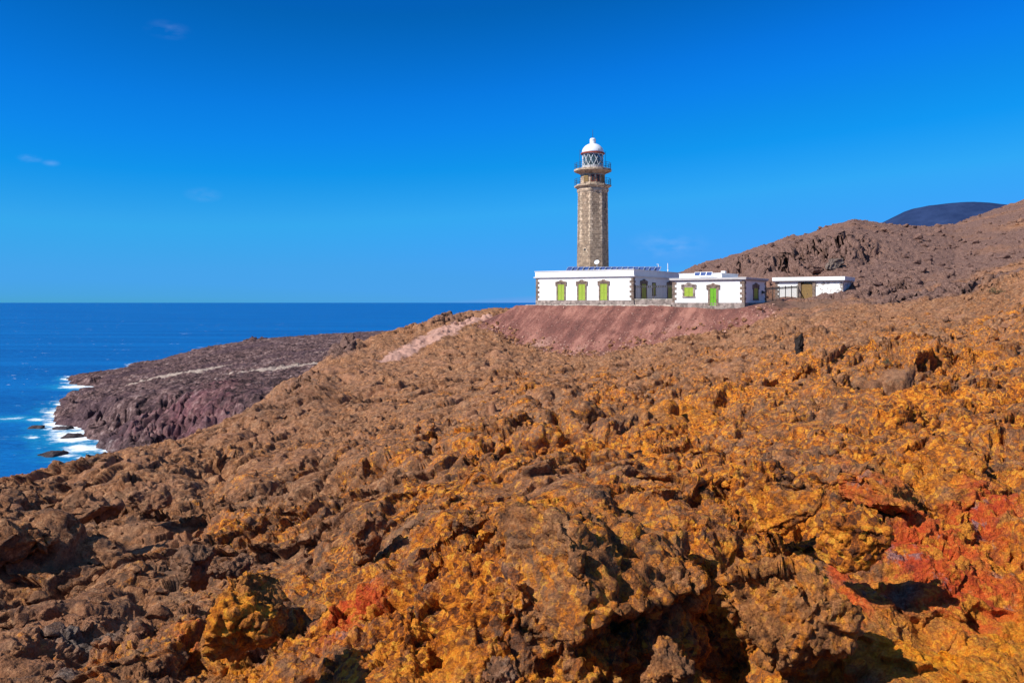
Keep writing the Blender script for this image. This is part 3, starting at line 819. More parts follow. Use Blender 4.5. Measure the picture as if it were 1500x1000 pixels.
def region_at(pxs, Ys):
    c = np.clip(np.searchsorted(cols, pxs), 0, NC - 1); r = np.clip(np.searchsorted(rows, Ys), 0, NR - 1)
    return reg1[r * NC + c], reg2[r * NC + c]
#@@COAST
# ------------------------------------------------------------------ far coast
def S(px, py):                                                    # a point on the sea seen at px, py
    Y = EYE * FPX / (py - HZ); return ((px - CX) / FPX * Y, Y)
COAST = np.array([(-150, 300), (-195, 430), (-215, 520), S(300, 690), S(225, 671), S(180, 668), S(150, 655), S(135, 645), S(118, 632), S(96, 618), S(82, 606), S(92, 594), S(84, 588), S(104, 579), S(150, 571),
                  S(160, 566), S(125, 564), S(104, 561), S(98, 556), S(112, 550), S(150, 545), S(185, 538), (-690, 1560), (-640, 1790), (-560, 1900), (-300, 2150), (300, 2350), (1200, 2100), (1100, 300)], float)
HT = np.array([(105, 1180, 4), (130, 1200, 7), (205, 1400, 5), (205, 1600, -6), (300, 1520, 23), (300, 1800, 14), (370, 1640, 36), (370, 1900, 24), (560, 1750, 48), (330, 720, 40), (230, 720, 33), (160, 750, 22), (110, 800, 14), (100, 900, 10), (170, 1050, 11),
               (250, 1000, 24), (400, 900, 38), (400, 1300, 38), (600, 800, 54), (900, 1500, 68), (900, 600, 84), (500, 560, 48), (1200, 900, 96), (400, 600, 44)], float)
hpts = np.stack([HT[:, 0] / 150, np.log(HT[:, 1]) * 4], 1)
hw = tps_fit(hpts, HT[:, 2], 1e-2)
crow = np.concatenate([np.linspace(430, 560, 40, endpoint=False), np.linspace(560, 830, 260, endpoint=False), np.linspace(830, 1320, 190, endpoint=False), np.linspace(1320, 2300, 120)])
ccol = np.concatenate([np.linspace(-60, 720, 620, endpoint=False), np.linspace(720, 1500, 60)])
CPX, CYY = np.meshgrid(ccol, crow); CPX, CYY = CPX.ravel(), CYY.ravel()
CXX = (CPX - CX) / FPX * CYY
pw = np.stack([CXX, CYY, CXX * 0], 1)
csd = -poly_sdf(np.stack([CXX, CYY], 1), COAST) + fbm(pw / 90, 6, 100, .66) * 22 + perlin(pw / 14, 104) * 4
top = tps_eval(hw, hpts, np.stack([CPX / 150, np.log(CYY) * 4], 1))
top = np.maximum(top, 2.0)
wdt = np.clip(top * 1.9, 8, 95) * (1 + .35 * fbm(pw / 60, 3, 110))
t_ = np.clip(csd / wdt, 0, 1)
prof = .22 * sstep(0, .12, t_) + .30 * t_ + .48 * sstep(.42, .85, t_ + .12 * fbm(pw / 25, 3, 113))
cz = np.where(csd > 0, prof * top + .6, np.maximum(-6, csd * .5))
on = sstep(2, 20, csd)
steep = np.clip(np.gradient(prof.reshape(len(crow), len(ccol)), axis=0).ravel() * 60, 0, 1) + .25
fa, cr, f1 = facets(pw / 30 + perlin(pw / 30, 120)[:, None] * .6, 14)
cz += on * (fa * 9 - (1 - sstep(.02, .2, cr)) * 5) * (.16 + .84 * (1 - sstep(.55, .95, t_)))
fa, cr, f1 = facets(pw / 11 + perlin(pw / 14, 121)[:, None] * .5, 16)
cz += on * (fa * 4.5 - (1 - sstep(.02, .2, cr)) * 2.5) * (.25 + .75 * (1 - sstep(.55, .95, t_)))
cz += on * (fbm(pw / 9, 4, 122, .6) * 3.2 + fbm(pw / 120, 3, 125) * 3.0)
f1, f2 = worley(pw / 6, 15)
cz += sstep(-3, 6, csd) * (.6 - f1) * 2.4
# crags along the skyline of the plain
sk = 0.4 * np.exp(-((CPX - 372) / 16) ** 2 - ((CYY - 1640) / 60) ** 2) * 13 * np.clip(1 + 2.2 * perlin(np.stack([CXX, CYY, CXX * 0], 1) / 7, 131), 0, 2) + np.exp(-((CPX - 305) / 26) ** 2 - ((CYY - 1520) / 50) ** 2) * 7
cz += sk * (.5 + np.clip(perlin(pw / 14, 130), -.3, 1))
cpal = np.zeros(len(CPX))
for (a, b, c, d, s_, w_) in ((195, 960, 335, 1060, 1.1, 17), (320, 900, 490, 960, 1.1, 15), (230, 880, 290, 900, .6, 6), (430, 1100, 520, 1160, .6, 8), (370, 1150, 400, 1200, .5, 6)):
    p0 = np.array([(a - CX) / FPX * b, b]); p1 = np.array([(c - CX) / FPX * d, d]); e = p1 - p0
    w = np.stack([CXX, CYY], 1) - p0; tq = np.clip((w @ e) / (e @ e), 0, 1)
    dd = np.linalg.norm(w - tq[:, None] * e, axis=1)
    cpal = np.maximum(cpal, s_ * (1 - sstep(.5, 1.5, dd / (w_ * (.4 + 1.4 * np.sin(math.pi * np.clip(tq, .03, .97)))) + .5 * perlin(pw / 22, 140))))
cred = np.exp(-((CPX - 280) / 130) ** 2 - (np.log(CYY / 650) / .14) ** 2) * .55 + np.exp(-((CPX - 340) / 40) ** 2 - (np.log(CYY / 760) / .08) ** 2) * .5
cgrey = np.exp(-((CPX - 285) / 50) ** 2 - (np.log(CYY / 690) / .06) ** 2) * .5 + np.exp(-((CPX - 150) / 40) ** 2 - (np.log(CYY / 640) / .06) ** 2) * .4 + (1 - sstep(0, 14, csd)) * .15
CV = np.stack([CXX, CYY, cz], 1)
coast = mesh_from('coastal_plain', CV, grid_faces(len(crow), len(ccol)), M['coast'])
set_color(coast, 'region', np.stack([cpal, cred, cgrey, cgrey * 0 + 1], 1))
tag(coast, kind='structure')

# ------------------------------------------------------------------ sea
srow = np.concatenate([np.linspace(60, 420, 30, endpoint=False), EYE * FPX / np.linspace(760 - HZ, 500 - HZ, 420, endpoint=False), np.geomspace(EYE * FPX / 57.0, 400000, 120)])
scol = np.concatenate([np.linspace(-2600, -60, 40, endpoint=False), np.linspace(-60, 420, 440, endpoint=False), np.linspace(420, 4000, 60)])
SPX, SYY = np.meshgrid(scol, srow); SPX, SYY = SPX.ravel(), SYY.ravel()
SXX = (SPX - CX) / FPX * SYY
sw = np.stack([SXX, SYY, SXX * 0], 1)
foam = np.zeros(len(SPX)); shal = np.zeros(len(SPX))
idx = np.where((SYY > 380) & (SYY < 1700) & (SPX < 450))[0]
q = sw[idx]
osd = poly_sdf(q[:, :2], COAST) - fbm(q / 90, 6, 100, .66) * 22 - perlin(q / 14, 104) * 4      # positive at sea
band = np.exp(-np.maximum(osd, 0) / 16.0)
fn = fbm(q / np.array([24, 20, 1]), 6, 150, .72)
spot = np.zeros(len(idx)); calm = np.zeros(len(idx))
SP_ = EYE * FPX / SYY[idx] + HZ
for (a, b, ra, rb, s_) in ((100, 640, 26, 11, .9), (85, 626, 26, 7, .8), (115, 657, 26, 8, .9), (20, 613, 30, 2.5, .85), (48, 614, 16, 2.5, .8), (48, 641, 10, 3.5, .8), (75, 603, 14, 3, .7), (110, 567, 26, 2.5, .9), (135, 566, 16, 1.6, .6), (95, 555, 8, 1.6, .8),
                           (95, 666, 30, 5, .7), (65, 600, 12, 4, .5), (95, 593, 14, 2.5, .7), (120, 670, 14, 3, .8), (90, 675, 30, 2, .5), (150, 668, 26, 3, .6), (60, 655, 18, 3, .45)):
    spot = np.maximum(spot, s_ * np.exp(-((SPX[idx] - a) / ra) ** 2 - ((SP_ - b) / rb) ** 2))
    calm = np.maximum(calm, s_ * np.exp(-((SPX[idx] - a) / (ra * 1.7)) ** 2 - ((SP_ - b) / (rb * 1.9)) ** 2))
bay = sstep(40, 75, SPX[idx]) * (1 - sstep(190, 230, SPX[idx]))
foam[idx] = sstep(.42, 1.10, spot * 1.0 + band * (.25 + .45 * bay) + fn * 1.25)
shal[idx] = np.clip(calm * 1.1 + band * .35 + fn * .6 - .12, 0, 1)
sea = mesh_from('sea', np.stack([SXX, SYY, SXX * 0], 1), grid_faces(len(srow), len(scol)), M['sea'])
set_color(sea, 'surf', np.stack([foam, shal, foam * 0, foam * 0 + 1], 1))
tag(sea, kind='structure')

# ------------------------------------------------------------------ dark far mountain
mt = NT('blue_hazed_cinder_slope'); Pm = mt.pos()
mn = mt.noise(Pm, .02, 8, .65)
M['mountain'] = mt.done(mt.ramp(mn, [(.3, (.010, .024, .075)), (.7, (.028, .052, .135))]), .95, mt.bump(mn, 6.0, .8), spec=.1)  # black cinder, with the blue haze of distance put into its colour
mc = P3(1405, 443, 1700)
nr_, na_ = 60, 128
r_ = np.linspace(0, 900, nr_); a_ = np.linspace(0, 2 * math.pi, na_)
RR, AA = np.meshgrid(r_, a_, indexing='ij'); RR, AA = RR.ravel(), AA.ravel()
mx = mc[0] + RR * np.cos(AA); my = mc[1] + RR * np.sin(AA)
mp_ = np.stack([mx, my, mx * 0], 1)
re = RR * (1 + .12 * fbm(mp_ / 300, 3, 160))
mz = EYE + 197 - 26 * sstep(0, 210, re) - np.maximum(re - 95, 0) * .34 - np.maximum(re - 200, 0) * .12 + fbm(mp_ / 60, 4, 161) * 3.0
mz = np.maximum(mz, -30)
hill = mesh_from('hills', np.stack([mx, my, mz], 1), grid_faces(nr_, na_), M['mountain'])
tag(hill, kind='structure')
#@@ROCKS
# ------------------------------------------------------------------ boulders
def ico(sub):
    bm = bmesh.new(); bmesh.ops.create_icosphere(bm, subdivisions=sub, radius=1.0)
    v = np.array([x.co[:] for x in bm.verts]); f = np.array([[y.index for y in x.verts] for x in bm.faces]); bm.free()
    return v, f
def clip_planes(v, n, lo, hi, rng):
    for _ in range(n):
        d = rng.normal(size=3); d /= np.linalg.norm(d)
        e = np.maximum(v @ d - rng.uniform(lo, hi), 0); v = v - d * e[:, None]
    return v
ICO = {k: ico(k) for k in (3, 4, 5, 6)}
def vert_normals(V, F):
    n = np.cross(V[F[:, 1]] - V[F[:, 0]], V[F[:, 2]] - V[F[:, 0]])
    out = np.zeros_like(V)
    for k in range(3): np.add.at(out, F[:, k], n)
    return out / (np.linalg.norm(out, axis=1)[:, None] + 1e-12)
def boulder(name, label, px, py, Y, rx, ry, rz, seed, sub=6, tilt=(0, 0, 0), blocky=.35, region=None, more=None, cat='boulder', group=None, rough=1.0):
    c = np.array(P3(px, py, Y)); v, F = ICO[sub]; v = v.copy()
    q = np.abs(v) ** (2 + 4 * blocky); v = v / (q.sum(1) ** (1 / (2 + 4 * blocky)))[:, None]
    v = clip_planes(v, 18, .50, .88, np.random.default_rng(seed + 500))
    v = v * np.array([rx, ry, rz]) * 1.15
    R = np.array(Matrix.Rotation(tilt[2], 3, 'Z') @ Matrix.Rotation(tilt[1], 3, 'Y') @ Matrix.Rotation(tilt[0], 3, 'X'))
    v = v @ R.T; s = (rx * ry * rz) ** (1 / 3); off = seed * 7.7
    v += vert_normals(v, F) * (fbm((v + off) / s * .9, 3, seed) * .20 * s)[:, None]
    W = v + c
    sp = s * 2.2 / (2 ** sub)
    N_ = vert_normals(W, F); W0 = W.copy()
    for lam, a in ((1.0 * s, .16 * s), (.5, .08), (.24, .045), (.105, .030), (.045, .015)):
        if lam < 2.6 * sp or lam > 1.05 * s: continue
        fa, cr, f1 = facets(W0 / lam + perlin(W0 / lam * 1.5, seed)[:, None] * .3, seed)
        h = (fa * .85 - (1 - sstep(.02, .18, cr)) * .28) * a * rough
        if lam * .42 > 2.6 * sp: h = h + (.42 - np.abs(perlin(W0 / lam / .42, seed + 5)) * 1.5) * a * .5 * rough
        W = W + N_ * h[:, None]
    o = mesh_from(name, W - c, F, M['lava'])
    o.location = c.tolist()
    n = len(W); var_ = .25 * fbm(W / s * .8, 3, seed + 9)
    r1 = np.tile(np.array(region or (.5, 0, 0, 0), float), (n, 1)); r1[:, 0] += var_
    r2 = np.tile(np.array(more or (0, 0, 0, 0), float), (n, 1))
    set_color(o, 'region', r1); set_color(o, 'region_more', r2)
    return tag(o, label, cat, group)

boulder('boulder', 'huge rounded ochre lava boulder overhanging a black cleft at the bottom centre', 865, 845, 7.5, .92, .95, .50, 1, 6, (.15, .10, .0), .3, (.58, 0, 0, 0), (.12, 0, .15, .1))
boulder('boulder', 'broad upright ochre lava boulder between the black cleft and the red scoria', 1140, 885, 6.75, .40, .45, .55, 2, 6, (.1, .15, .2), .45, (.55, 0, 0, 0), (0, 0, .1, .2))
boulder('boulder', 'yellowish grey square block standing above bright red scoria', 1256, 788, 7.5, .25, .3, .27, 3, 5, (.1, .1, .3), .7, (.80, 0, 0, 0), (.30, 0, 0, 0))
boulder('boulder', 'dark rounded lava knob with an orange top at the bottom left', 365, 905, 6.85, .36, .42, .30, 4, 6, (0, .2, .1), .2, (.55, .1, 0, 0), (0, 0, 0, .3))
boulder('boulder', 'smooth brown boulder with a dark hollow beside it on the left slope', 283, 825, 9.3, .25, .35, .22, 5, 5, (0, .4, .1), .3, (.1, 0, 0, 0), (.1, 0, .5, 0))
boulder('boulder', 'small tan flat topped stone just right of the smooth brown boulder', 345, 832, 8.9, .2, .2, .14, 6, 5, (0, 0, 0), .4, (.2, 0, 0, 0), (0, 0, .5, 0))
boulder('boulder', 'squat ochre boulder above the tall black cleft on the right', 1150, 735, 8.7, .34, .4, .22, 7, 5, (0, -.2, .1), .4, (.6, 0, 0, 0), (0, 0, .05, .1))
boulder('boulder', 'orange red lump of scoria crowning the right foreground face', 1290, 722, 9.7, .46, .5, .20, 8, 5, (0, .15, 0), .3, (.45, .5, 0, 0), (0, 0, .1, .3))
boulder('boulder', 'small pointed tan stone on the upper left shoulder of the huge boulder', 688, 765, 9.2, .22, .22, .16, 9, 5, (0, -.3, 0), .3, (.45, 0, 0, 0), (0, 0, .3, 0))
boulder('boulder', 'pinkish brown stone lying in the shadow under the huge boulder', 975, 975, 6.35, .15, .18, .15, 10, 5, (.2, .1, 0), .5, (.5, 0, 0, 0), (0, .1, .3, .1))
boulder('boulder', 'greyish crusted stone at the very bottom left of the huge boulder', 738, 990, 6.4, .14, .16, .12, 11, 5, (0, 0, 0), .3, (.35, 0, 0, 0), (.45, 0, 0, 0))
boulder('boulder', 'dark boulder with purple crust standing over the red scoria patch at left', 535, 785, 10.2, .20, .24, .24, 12, 5, (0, .3, 0), .3, (.45, .1, 0, 0), (.25, .25, 0, 0))
boulder('boulder', 'dark brown boulder casting shadow at the left edge of the slope', 8, 790, 14.5, .65, .6, .42, 13, 5, (0, .2, 0), .35, (.15, 0, 0, 0), (.1, 0, .1, 0))
boulder('boulder', 'long brown boulder ridge on the left slope with shade to its right', 100, 752, 17.6, .9, .7, .36, 14, 5, (0, -.15, .2), .3, (.1, 0, 0, 0), (.1, 0, .2, 0))
boulder('boulder', 'low brown boulder right of the long boulder ridge', 222, 735, 19.5, .45, .45, .28, 15, 5, (0, 0, .3), .3, (.15, 0, 0, 0), (.1, 0, .2, 0))
o = boulder('lava_pillar', 'slim black pillar of lava standing alone on the orange slope', 1172, 506, 46.0, .22, .24, .95, 16, 5, (.0, .08, .2), .3, (-.9, 0, 0, 0), (.0, 0, 0, 0), 'rock')
o.data.materials[0] = M['black']
boulder('boulder', 'big pale grey boulder in the crags behind the annex', 1222, 386, 160.0, 1.7, 1.6, 1.4, 17, 5, (0, .3, .3), .4, (-.3, 0, 0, 0), (.7, .1, .3, 0))
boulder('boulder', 'dark purple boulder leaning in the crags above the annex roof', 1195, 390, 162.0, 1.5, 1.6, 1.6, 18, 5, (0, -.3, .3), .4, (-.3, 0, 0, 0), (.2, .8, 0, 0))
boulder('boulder', 'dark boulder in the gravel below the wooden gate', 1172, 449, 122.0, .55, .5, .38, 19, 4, (0, 0, 0), .4, (-.3, 0, 0, 0), (.3, .5, 0, 0))
for k, (px, py, r, lab) in enumerate(((76, 666, 9, 'low black sea rock ringed by foam nearest the camera'), (52, 627, 5, 'small black sea rock in the surf left of the cliff foot'),
                                      (104, 640, 7, 'long dark sea rock among white foam below the cliff'), (92, 628, 6, 'dark sea rock touching the rocky shore above the surf'))):
    Y = EYE * FPX / (py - HZ)
    boulder('sea_rock', lab, px, py, Y, r * 1.5, r * 1.0, 3.2, 30 + k, 4, (0, 0, .2), .2, (-.6, 0, 0, 0), (.8, .3, 0, 0), 'rock', rough=.8).data.materials[0] = M['wet']

# loose rubble: more stones than anyone could count
protos = []
for k in range(8):
    v, F = ICO[3]; v = clip_planes(v, 11, .45, .85, np.random.default_rng(k + 70)) * np.array([1, .8 + .3 * random.random(), .55 + .35 * random.random()])
    v = v * (1 + .30 * fbm(v * 1.6 + k * 9, 4, 200 + k))[:, None]
    
    protos.append((v, F))
rv, rf, rr1, rr2, nv = [], [], [], [], 0
def strew(n, px0, px1, y0, y1, s0, s1, test=None, dp=0.0):
    global nv
    for _ in range(n):
        px = random.uniform(px0, px1); Y = math.exp(random.uniform(math.log(y0), math.log(y1)))
        r = np.searchsorted(rows, Y); c = np.searchsorted(cols, px)
        if r >= NR or c >= NC: continue
        i = r * NC + c
        if test and not test(i): continue
        s = s0 * (s1 / s0) ** (random.random() ** 2.2)
        v, F = random.choice(protos)
        a = random.uniform(0, 6.28); R = np.array(Matrix.Rotation(a, 3, 'Z') @ Matrix.Rotation(random.uniform(-.5, .5), 3, 'X'))
        w = (v * s) @ R.T + V[i] + np.array([0, 0, s * .15])
        rv.append(w); rf.append(F + nv); nv += len(w)
        rg = reg1[i] + np.array([random.uniform(-.25, .2), 0, 0, random.uniform(-.1, .1)])
        if dp: rg[2] = 0.0; rg[3] = max(0.0, dp + random.uniform(-.2, .2))
        rr1.append(np.tile(rg, (len(w), 1)))
        rr2.append(np.tile(reg2[i], (len(w), 1)))
off_fill = lambda i: scree[i] < .2 and yard[i] > .8
strew(1300, -20, 1520, 10, 40, .04, .20, off_fill)
strew(1600, -20, 1520, 35, 110, .08, .40, off_fill)
strew(1200, 950, 1520, 140, 285, .25, 1.3, off_fill)
strew(350, 1120, 1500, 105, 190, .3, 1.6, lambda i: crag[i] > .25)
strew(160, 470, 760, 95, 142, .15, .6, off_fill)
strew(500, 680, 1130, 104, 128, .05, .20, lambda i: scree[i] > .3 and yard[i] > .9)
strew(2600, 640, 1140, 100, 132, .12, .55, lambda i: .04 < scree[i] and fill[i] - low_nat[i] < 1.3 and yard[i] > .9, -.5)
strew(1500, 640, 1140, 100, 132, .10, .30, lambda i: .04 < scree[i] and fill[i] - low_nat[i] < 1.6 and yard[i] > .9, .75)
strew(1500, 700, 1140, 100, 132, .06, .20, lambda i: scree[i] > .4 and yard[i] > .95, .7)
strew(420, 680, 1130, 104, 136, .08, .28, lambda i: pale[i] > .25)
rub_o = mesh_from('loose_rubble', np.concatenate(rv), np.concatenate(rf), M['lava'])
set_color(rub_o, 'region', np.concatenate(rr1)); set_color(rub_o, 'region_more', np.concatenate(rr2))
tag(rub_o, 'loose lava stones strewn over the whole slope', 'stones', None, 'stuff')
# ------------------------------------------------------------------ a few dry plants
def leaf_mat(name, a, b):
    t = NT(name); return t.done(t.mix(t.noise(t.pos(), 9.0, 3), a, b), .8, spec=.2)
M['leaf_dry'] = leaf_mat('dry_grey_green_leaves', (.05, .045, .022), (.13, .11, .05))
M['leaf_yellow'] = leaf_mat('yellow_flower_heads', (.55, .40, .02), (.80, .62, .04))
M['twig'] = paint('brown_twig', (.10, .065, .04), .85, .2, 9.0)
def shrub(px, Y, w, h, mat, n, label):
    g = ground_at(px, Y); root = empty('shrub', (g.x, g.y, g.z - .05)); tag(root, label, 'shrub', None)
    m = MB(); lf = MB(); leafs = []
    for _ in range(max(7, n // 9)):
        a = random.uniform(0, 6.28); r = w * random.uniform(.15, 1); e = Vector((math.cos(a) * r, math.sin(a) * r, h * random.uniform(.5, 1.05) * (1.1 - .4 * r / w)))
        mid = e * .5 + Vector((0, 0, h * .12)); m.tube((0, 0, 0), mid, .014, .010, 5); m.tube(mid, e, .010, .005, 5)
        for _ in range(9):
            c = mid.lerp(e, random.uniform(0, 1.1)) + Vector([random.gauss(0, w * .10) for _ in range(3)]); s_ = w * random.uniform(.05, .12)
            u_ = Vector([random.gauss(0, 1) for _ in range(3)]).normalized(); v_ = u_.orthogonal().normalized()
            q = [lf.v(tuple(c + u_ * s_)), lf.v(tuple(c + v_ * s_ * .45)), lf.v(tuple(c - u_ * s_)), lf.v(tuple(c - v_ * s_ * .45))]
            lf.bm.faces.new(q)
    m.build('stem', M['twig'], root); lf.build('foliage', M[mat], root)
shrub(1461, 80, .75, .75, 'leaf_dry', 220, 'dark dry shrub among orange rocks at the upper right of the slope')
shrub(1300, 33, .38, .36, 'leaf_dry', 160, 'small grey green shrub in the orange rocks right of the black pillar')
shrub(462, 38, .16, .16, 'leaf_yellow', 120, 'tiny yellow flowering tuft on the brown left slope')
shrub(1108, 108, .45, .4, 'leaf_dry', 120, 'low dry shrub at the foot of the red embankment')
#@@BUILDINGS
# ------------------------------------------------------------------ houses
def solve_s(px, P0, D):
    """distance along D from P0 at which the bearing is px"""
    k = (px - CX) / FPX
    return (k * P0[1] - P0[0]) / (D[0] - k * D[1])
class Face:
    """a wall plane of a house: a along, o outwards, z up"""
    def __init__(self, root, T, P0, D, base):
        self.root, self.T, self.P0, self.D, self.base = root, T, P0, D, base
    def a(self, px): return solve_s(px, self.P0, self.D)
    def z(self, px, py):
        s = self.a(px); Y = self.P0[1] + self.D[1] * s
        return EYE + (HZ - py) / FPX * Y - self.base
    def mb(self): return MB(self.T)

def opening(face, name, a, w, z0, z1, leaf_mat, leaf='shutter', trim=.24, ped=True, sill=True, trim_mat='stone', label=None):
    m = face.mb(); h = w / 2
    m.box(a - h - trim, a - h, .003, .09, z0, z1 + trim * .9); m.box(a + h, a + h + trim, .003, .09, z0, z1 + trim * .9)
    m.box(a - h, a + h, .003, .09, z1, z1 + trim * .9)
    if ped:
        b = z1 + trim * .9; e = h + trim * 1.75
        m.prism([(a - e, b + .002), (a + e, b + .002), (a + e, b + .16), (a + h * .55, b + .30), (a + h * .3, b + .44), (a - h * .3, b + .44), (a - h * .55, b + .30), (a - e, b + .16)], .003, .16)
        m.box(a - e, a - h - trim - .002, .003, .12, b - .45, b); m.box(a + h + trim + .002, a + e, .003, .12, b - .45, b)
    if sill: m.box(a - h - trim * 1.2, a + h + trim * 1.2, .003, .13, z0 - .16, z0 - .002)
    o = m.build(name, M[trim_mat], face.root, bevel=.015)
    if label: o['label'] = label
    n = face.mb(); g = .012
    for s in (-1, 1):
        x0, x1 = (a - h + .01, a - g) if s < 0 else (a + g, a + h - .01)
        n.box(x0, x1, .003, .035, z0 + .01, z1 - .005)
        n.box(x0, x0 + .09, .036, .055, z0 + .02, z1 - .02); n.box(x1 - .09, x1, .036, .055, z0 + .02, z1 - .02)
        zs = [z0 + .02, z0 + (z1 - z0) * .45, z1 - .12]
        for q in zs: n.box(x0 + .092, x1 - .092, .036, .055, q, q + .1)
    n.build(leaf, M[leaf_mat], o)
    if leaf == 'door':
        k = face.mb(); k.box(a + .06, a + .1, .056, .10, z0 + (z1 - z0) * .45, z0 + (z1 - z0) * .45 + .14); k.build('handle', M['iron'], o)
    return o

def quoins(face, a0, sgn, z0, z1, root, name='quoin_column'):
    m = face.mb(); z = z0; k = 0; hh = .36
    while z < z1 - .05:
        w = .62 if k % 2 else .36; e = min(z + hh - .02, z1)
        x = sorted((a0, a0 + sgn * w)); m.box(x[0], x[1], .003, .045, z, e); z += hh; k += 1
    return m.build(name, M['stone'], root)

def house(name, label, P0, W, D, base, wall_h, par_h, over, plinth_h, cat='house', below=1.2):
    root = empty(name, (P0[0], P0[1], base), -YAW); tag(root, label, cat)
    MB().box(0, W, 0, D, plinth_h, wall_h).build('wall', M['white'], root)
    MB().box(-.05, W + .05, -.05, D + .05, -below, plinth_h - .003).build('plinth', M['plinth'], root, bevel=.02)
    return root
# main house
ax, ay = A_L
A = house('keepers_house', 'long white keepers house with three lime green shutters beneath the lighthouse tower', A_L, A_W, A_D, GZ, 4.12, 1.1, .25, .78)
m = MB(); o_ = .28
m.box(-o_ * .5, A_W + o_ * .5, -o_ * .5, A_D + o_ * .5, 4.123, 4.26)
m.box(-o_, A_W + o_, -o_, A_D + o_, 4.262, 4.40)
m.build('cornice', M['roofwhite'], A, bevel=.02)
m = MB(); t = .3
m.box(0 - .1, A_W + .1, -.1, t, 4.403, 5.2); m.box(-.1, A_W + .1, A_D - t, A_D + .1, 4.403, 5.2)
m.box(-.1, t, t + .002, A_D - t - .002, 4.403, 5.2); m.box(A_W - t, A_W + .1, t + .002, A_D - t - .002, 4.403, 5.2)
m.box(-.18, A_W + .18, -.18, t + .08, 5.203, 5.30); m.box(-.18, A_W + .18, A_D - t - .08, A_D + .18, 5.203, 5.30)
m.box(-.18, t + .08, t + .082, A_D - t - .082, 5.203, 5.30); m.box(A_W - t - .08, A_W + .18, t + .082, A_D - t - .082, 5.203, 5.30)
m.build('parapet', M['white'], A, bevel=.02)
MB().box(t + .003, A_W - t - .003, t + .003, A_D - t - .003, 4.405, 4.9).build('roof', M['roofwhite'], A)
AF = Face(A, lambda p: (p[0], -p[1], p[2]), A_L, FX, GZ)
AS = Face(A, lambda p: (A_W + p[1], p[0], p[2]), A_R, FY, GZ)
for px in (822.0, 852.4, 884.4):
    opening(AF, 'window', AF.a(px), 1.12, .80, 3.22, 'lime', sill=False)
opening(AS, 'window', AS.a(942.8), 1.5, .80, 3.2, 'olive', sill=False, trim=.3)
opening(AS, 'window', AS.a(957.6), .95, 1.62, 3.35, 'olive', ped=False, trim=.16)
opening(AS, 'window', AS.a(981.0), 1.5, .80, 3.2, 'olive', sill=False, trim=.3)
quoins(AF, 0.0, 1, .80, 4.1, A); quoins(AF, A_W, -1, .80, 4.1, A); quoins(AS, 0.0, 1, .80, 4.1, A)

# second house
BZ = GZ
B = house('cottage', 'lower white cottage with a bright green door right of the keepers house', B_L, B_W, B_D, BZ, 3.42, .3, .3, .42)
m = MB()
m.box(-.16, B_W + .16, -.16, B_D + .16, 3.423, 3.56); m.box(-.32, B_W + .32, -.32, B_D + .32, 3.562, 3.78)
m.build('cornice', M['grey'], B, bevel=.02)
MB().box(-.36, B_W + .36, -.36, B_D + .36, 3.783, 3.86).build('roof', M['roofwhite'], B, bevel=.015)
BF = Face(B, lambda p: (p[0], -p[1], p[2]), B_L, FX, BZ)
BS = Face(B, lambda p: (B_W + p[1], p[0], p[2]), B_R, FY, BZ)
# raised roof storey set back, with its chimney
P_in = B_L + FY * 2.4
r0, r1 = solve_s(995, P_in, FX), solve_s(1057, P_in, FX)
up = MB().box(r0, r1, 2.4, B_D - .3, 3.863, 4.52).build('raised_roof', M['white'], B)
MB().box(r0 - .08, r1 + .08, 2.32, B_D - .22, 4.523, 4.60).build('coping', M['roofwhite'], up)
MB().box(r1 - 1.0, r1 - .4, 5.0, 5.6, 4.603, 4.95).build('chimney', M['white'], up, bevel=.02)
opening(BF, 'window', BF.a(1009), 1.28, 1.32, 2.55, 'lime', trim=.26, trim_mat='plinth')
opening(BF, 'door_frame', BF.a(1044.8), .86, .02, 2.42, 'green', leaf='door', trim=.30, sill=False, trim_mat='stone')
opening(BS, 'window', BS.a(1106.8), 1.75, .95, 2.45, 'olive', trim=.32)
ml = BS.mb(); al = BS.a(1116.2)
ml.box(al - .22, al + .22, .003, .06, 1.95, 2.15); ml.lathe([(.02, 1.62), (.2, 1.7), (.26, 1.95), (.1, 2.18)], 10) if False else ml.box(al - .3, al + .3, .062, .42, 1.72, 2.05, .05)
ml.build('wall_lamp', M['iron'], B)
quoins(BF, 0.0, 1, .44, 3.4, B); quoins(BF, B_W, -1, .44, 3.4, B); quoins(BS, 0.0, 1, .44, 3.4, B); quoins(BS, B_D, -1, .44, 3.4, B)

# annex
NZ = EYE + .30
N = empty('annex', (N_L[0], N_L[1], NZ), -YAW); tag(N, 'long low white annex with flat slab roof and brown gate at the hill foot', 'outbuilding')
NF = Face(N, lambda p: (p[0], -p[1], p[2]), N_L, FX, NZ)
g0, g1 = NF.a(1173.5), NF.a(1190.0)
nh = 3.0
MB().box(0, g0 - .5, 0, N_D, -1.5, nh).build('wall', M['white'], N)
MB().box(g1 + .5, N_W, 0, N_D, -1.5, nh).build('wall', M['peel'], N)['label'] = 'white wall with flaking grey patches'
MB().box(-.25, N_W + .3, -.4, N_D + .2, nh + .003, nh + .14).build('fascia', M['grey'], N)
MB().box(-.35, N_W + .4, -.55, N_D + .3, nh + .142, nh + .72).build('roof', M['white'], N, bevel=.02)
for x in (g0 - .5, g1):
    MB().box(x + .004, x + .496, -.12, .5, -1.2, nh - .003).build('gate_pillar', M['stone'], N, bevel=.03)
MB().box(g0, g1, 1.6, 1.8, -1.2, nh).build('back_wall', M['white'], N)
g = MB(); n_ = 9; gw = (g1 - g0) / n_
for k in range(n_):
    x = g0 + gw * k; arch = 2.45 + .3 * math.sin(math.pi * (k + .5) / n_)
    g.box(x + .012, x + gw - .012, .06, .11, -.3, arch)
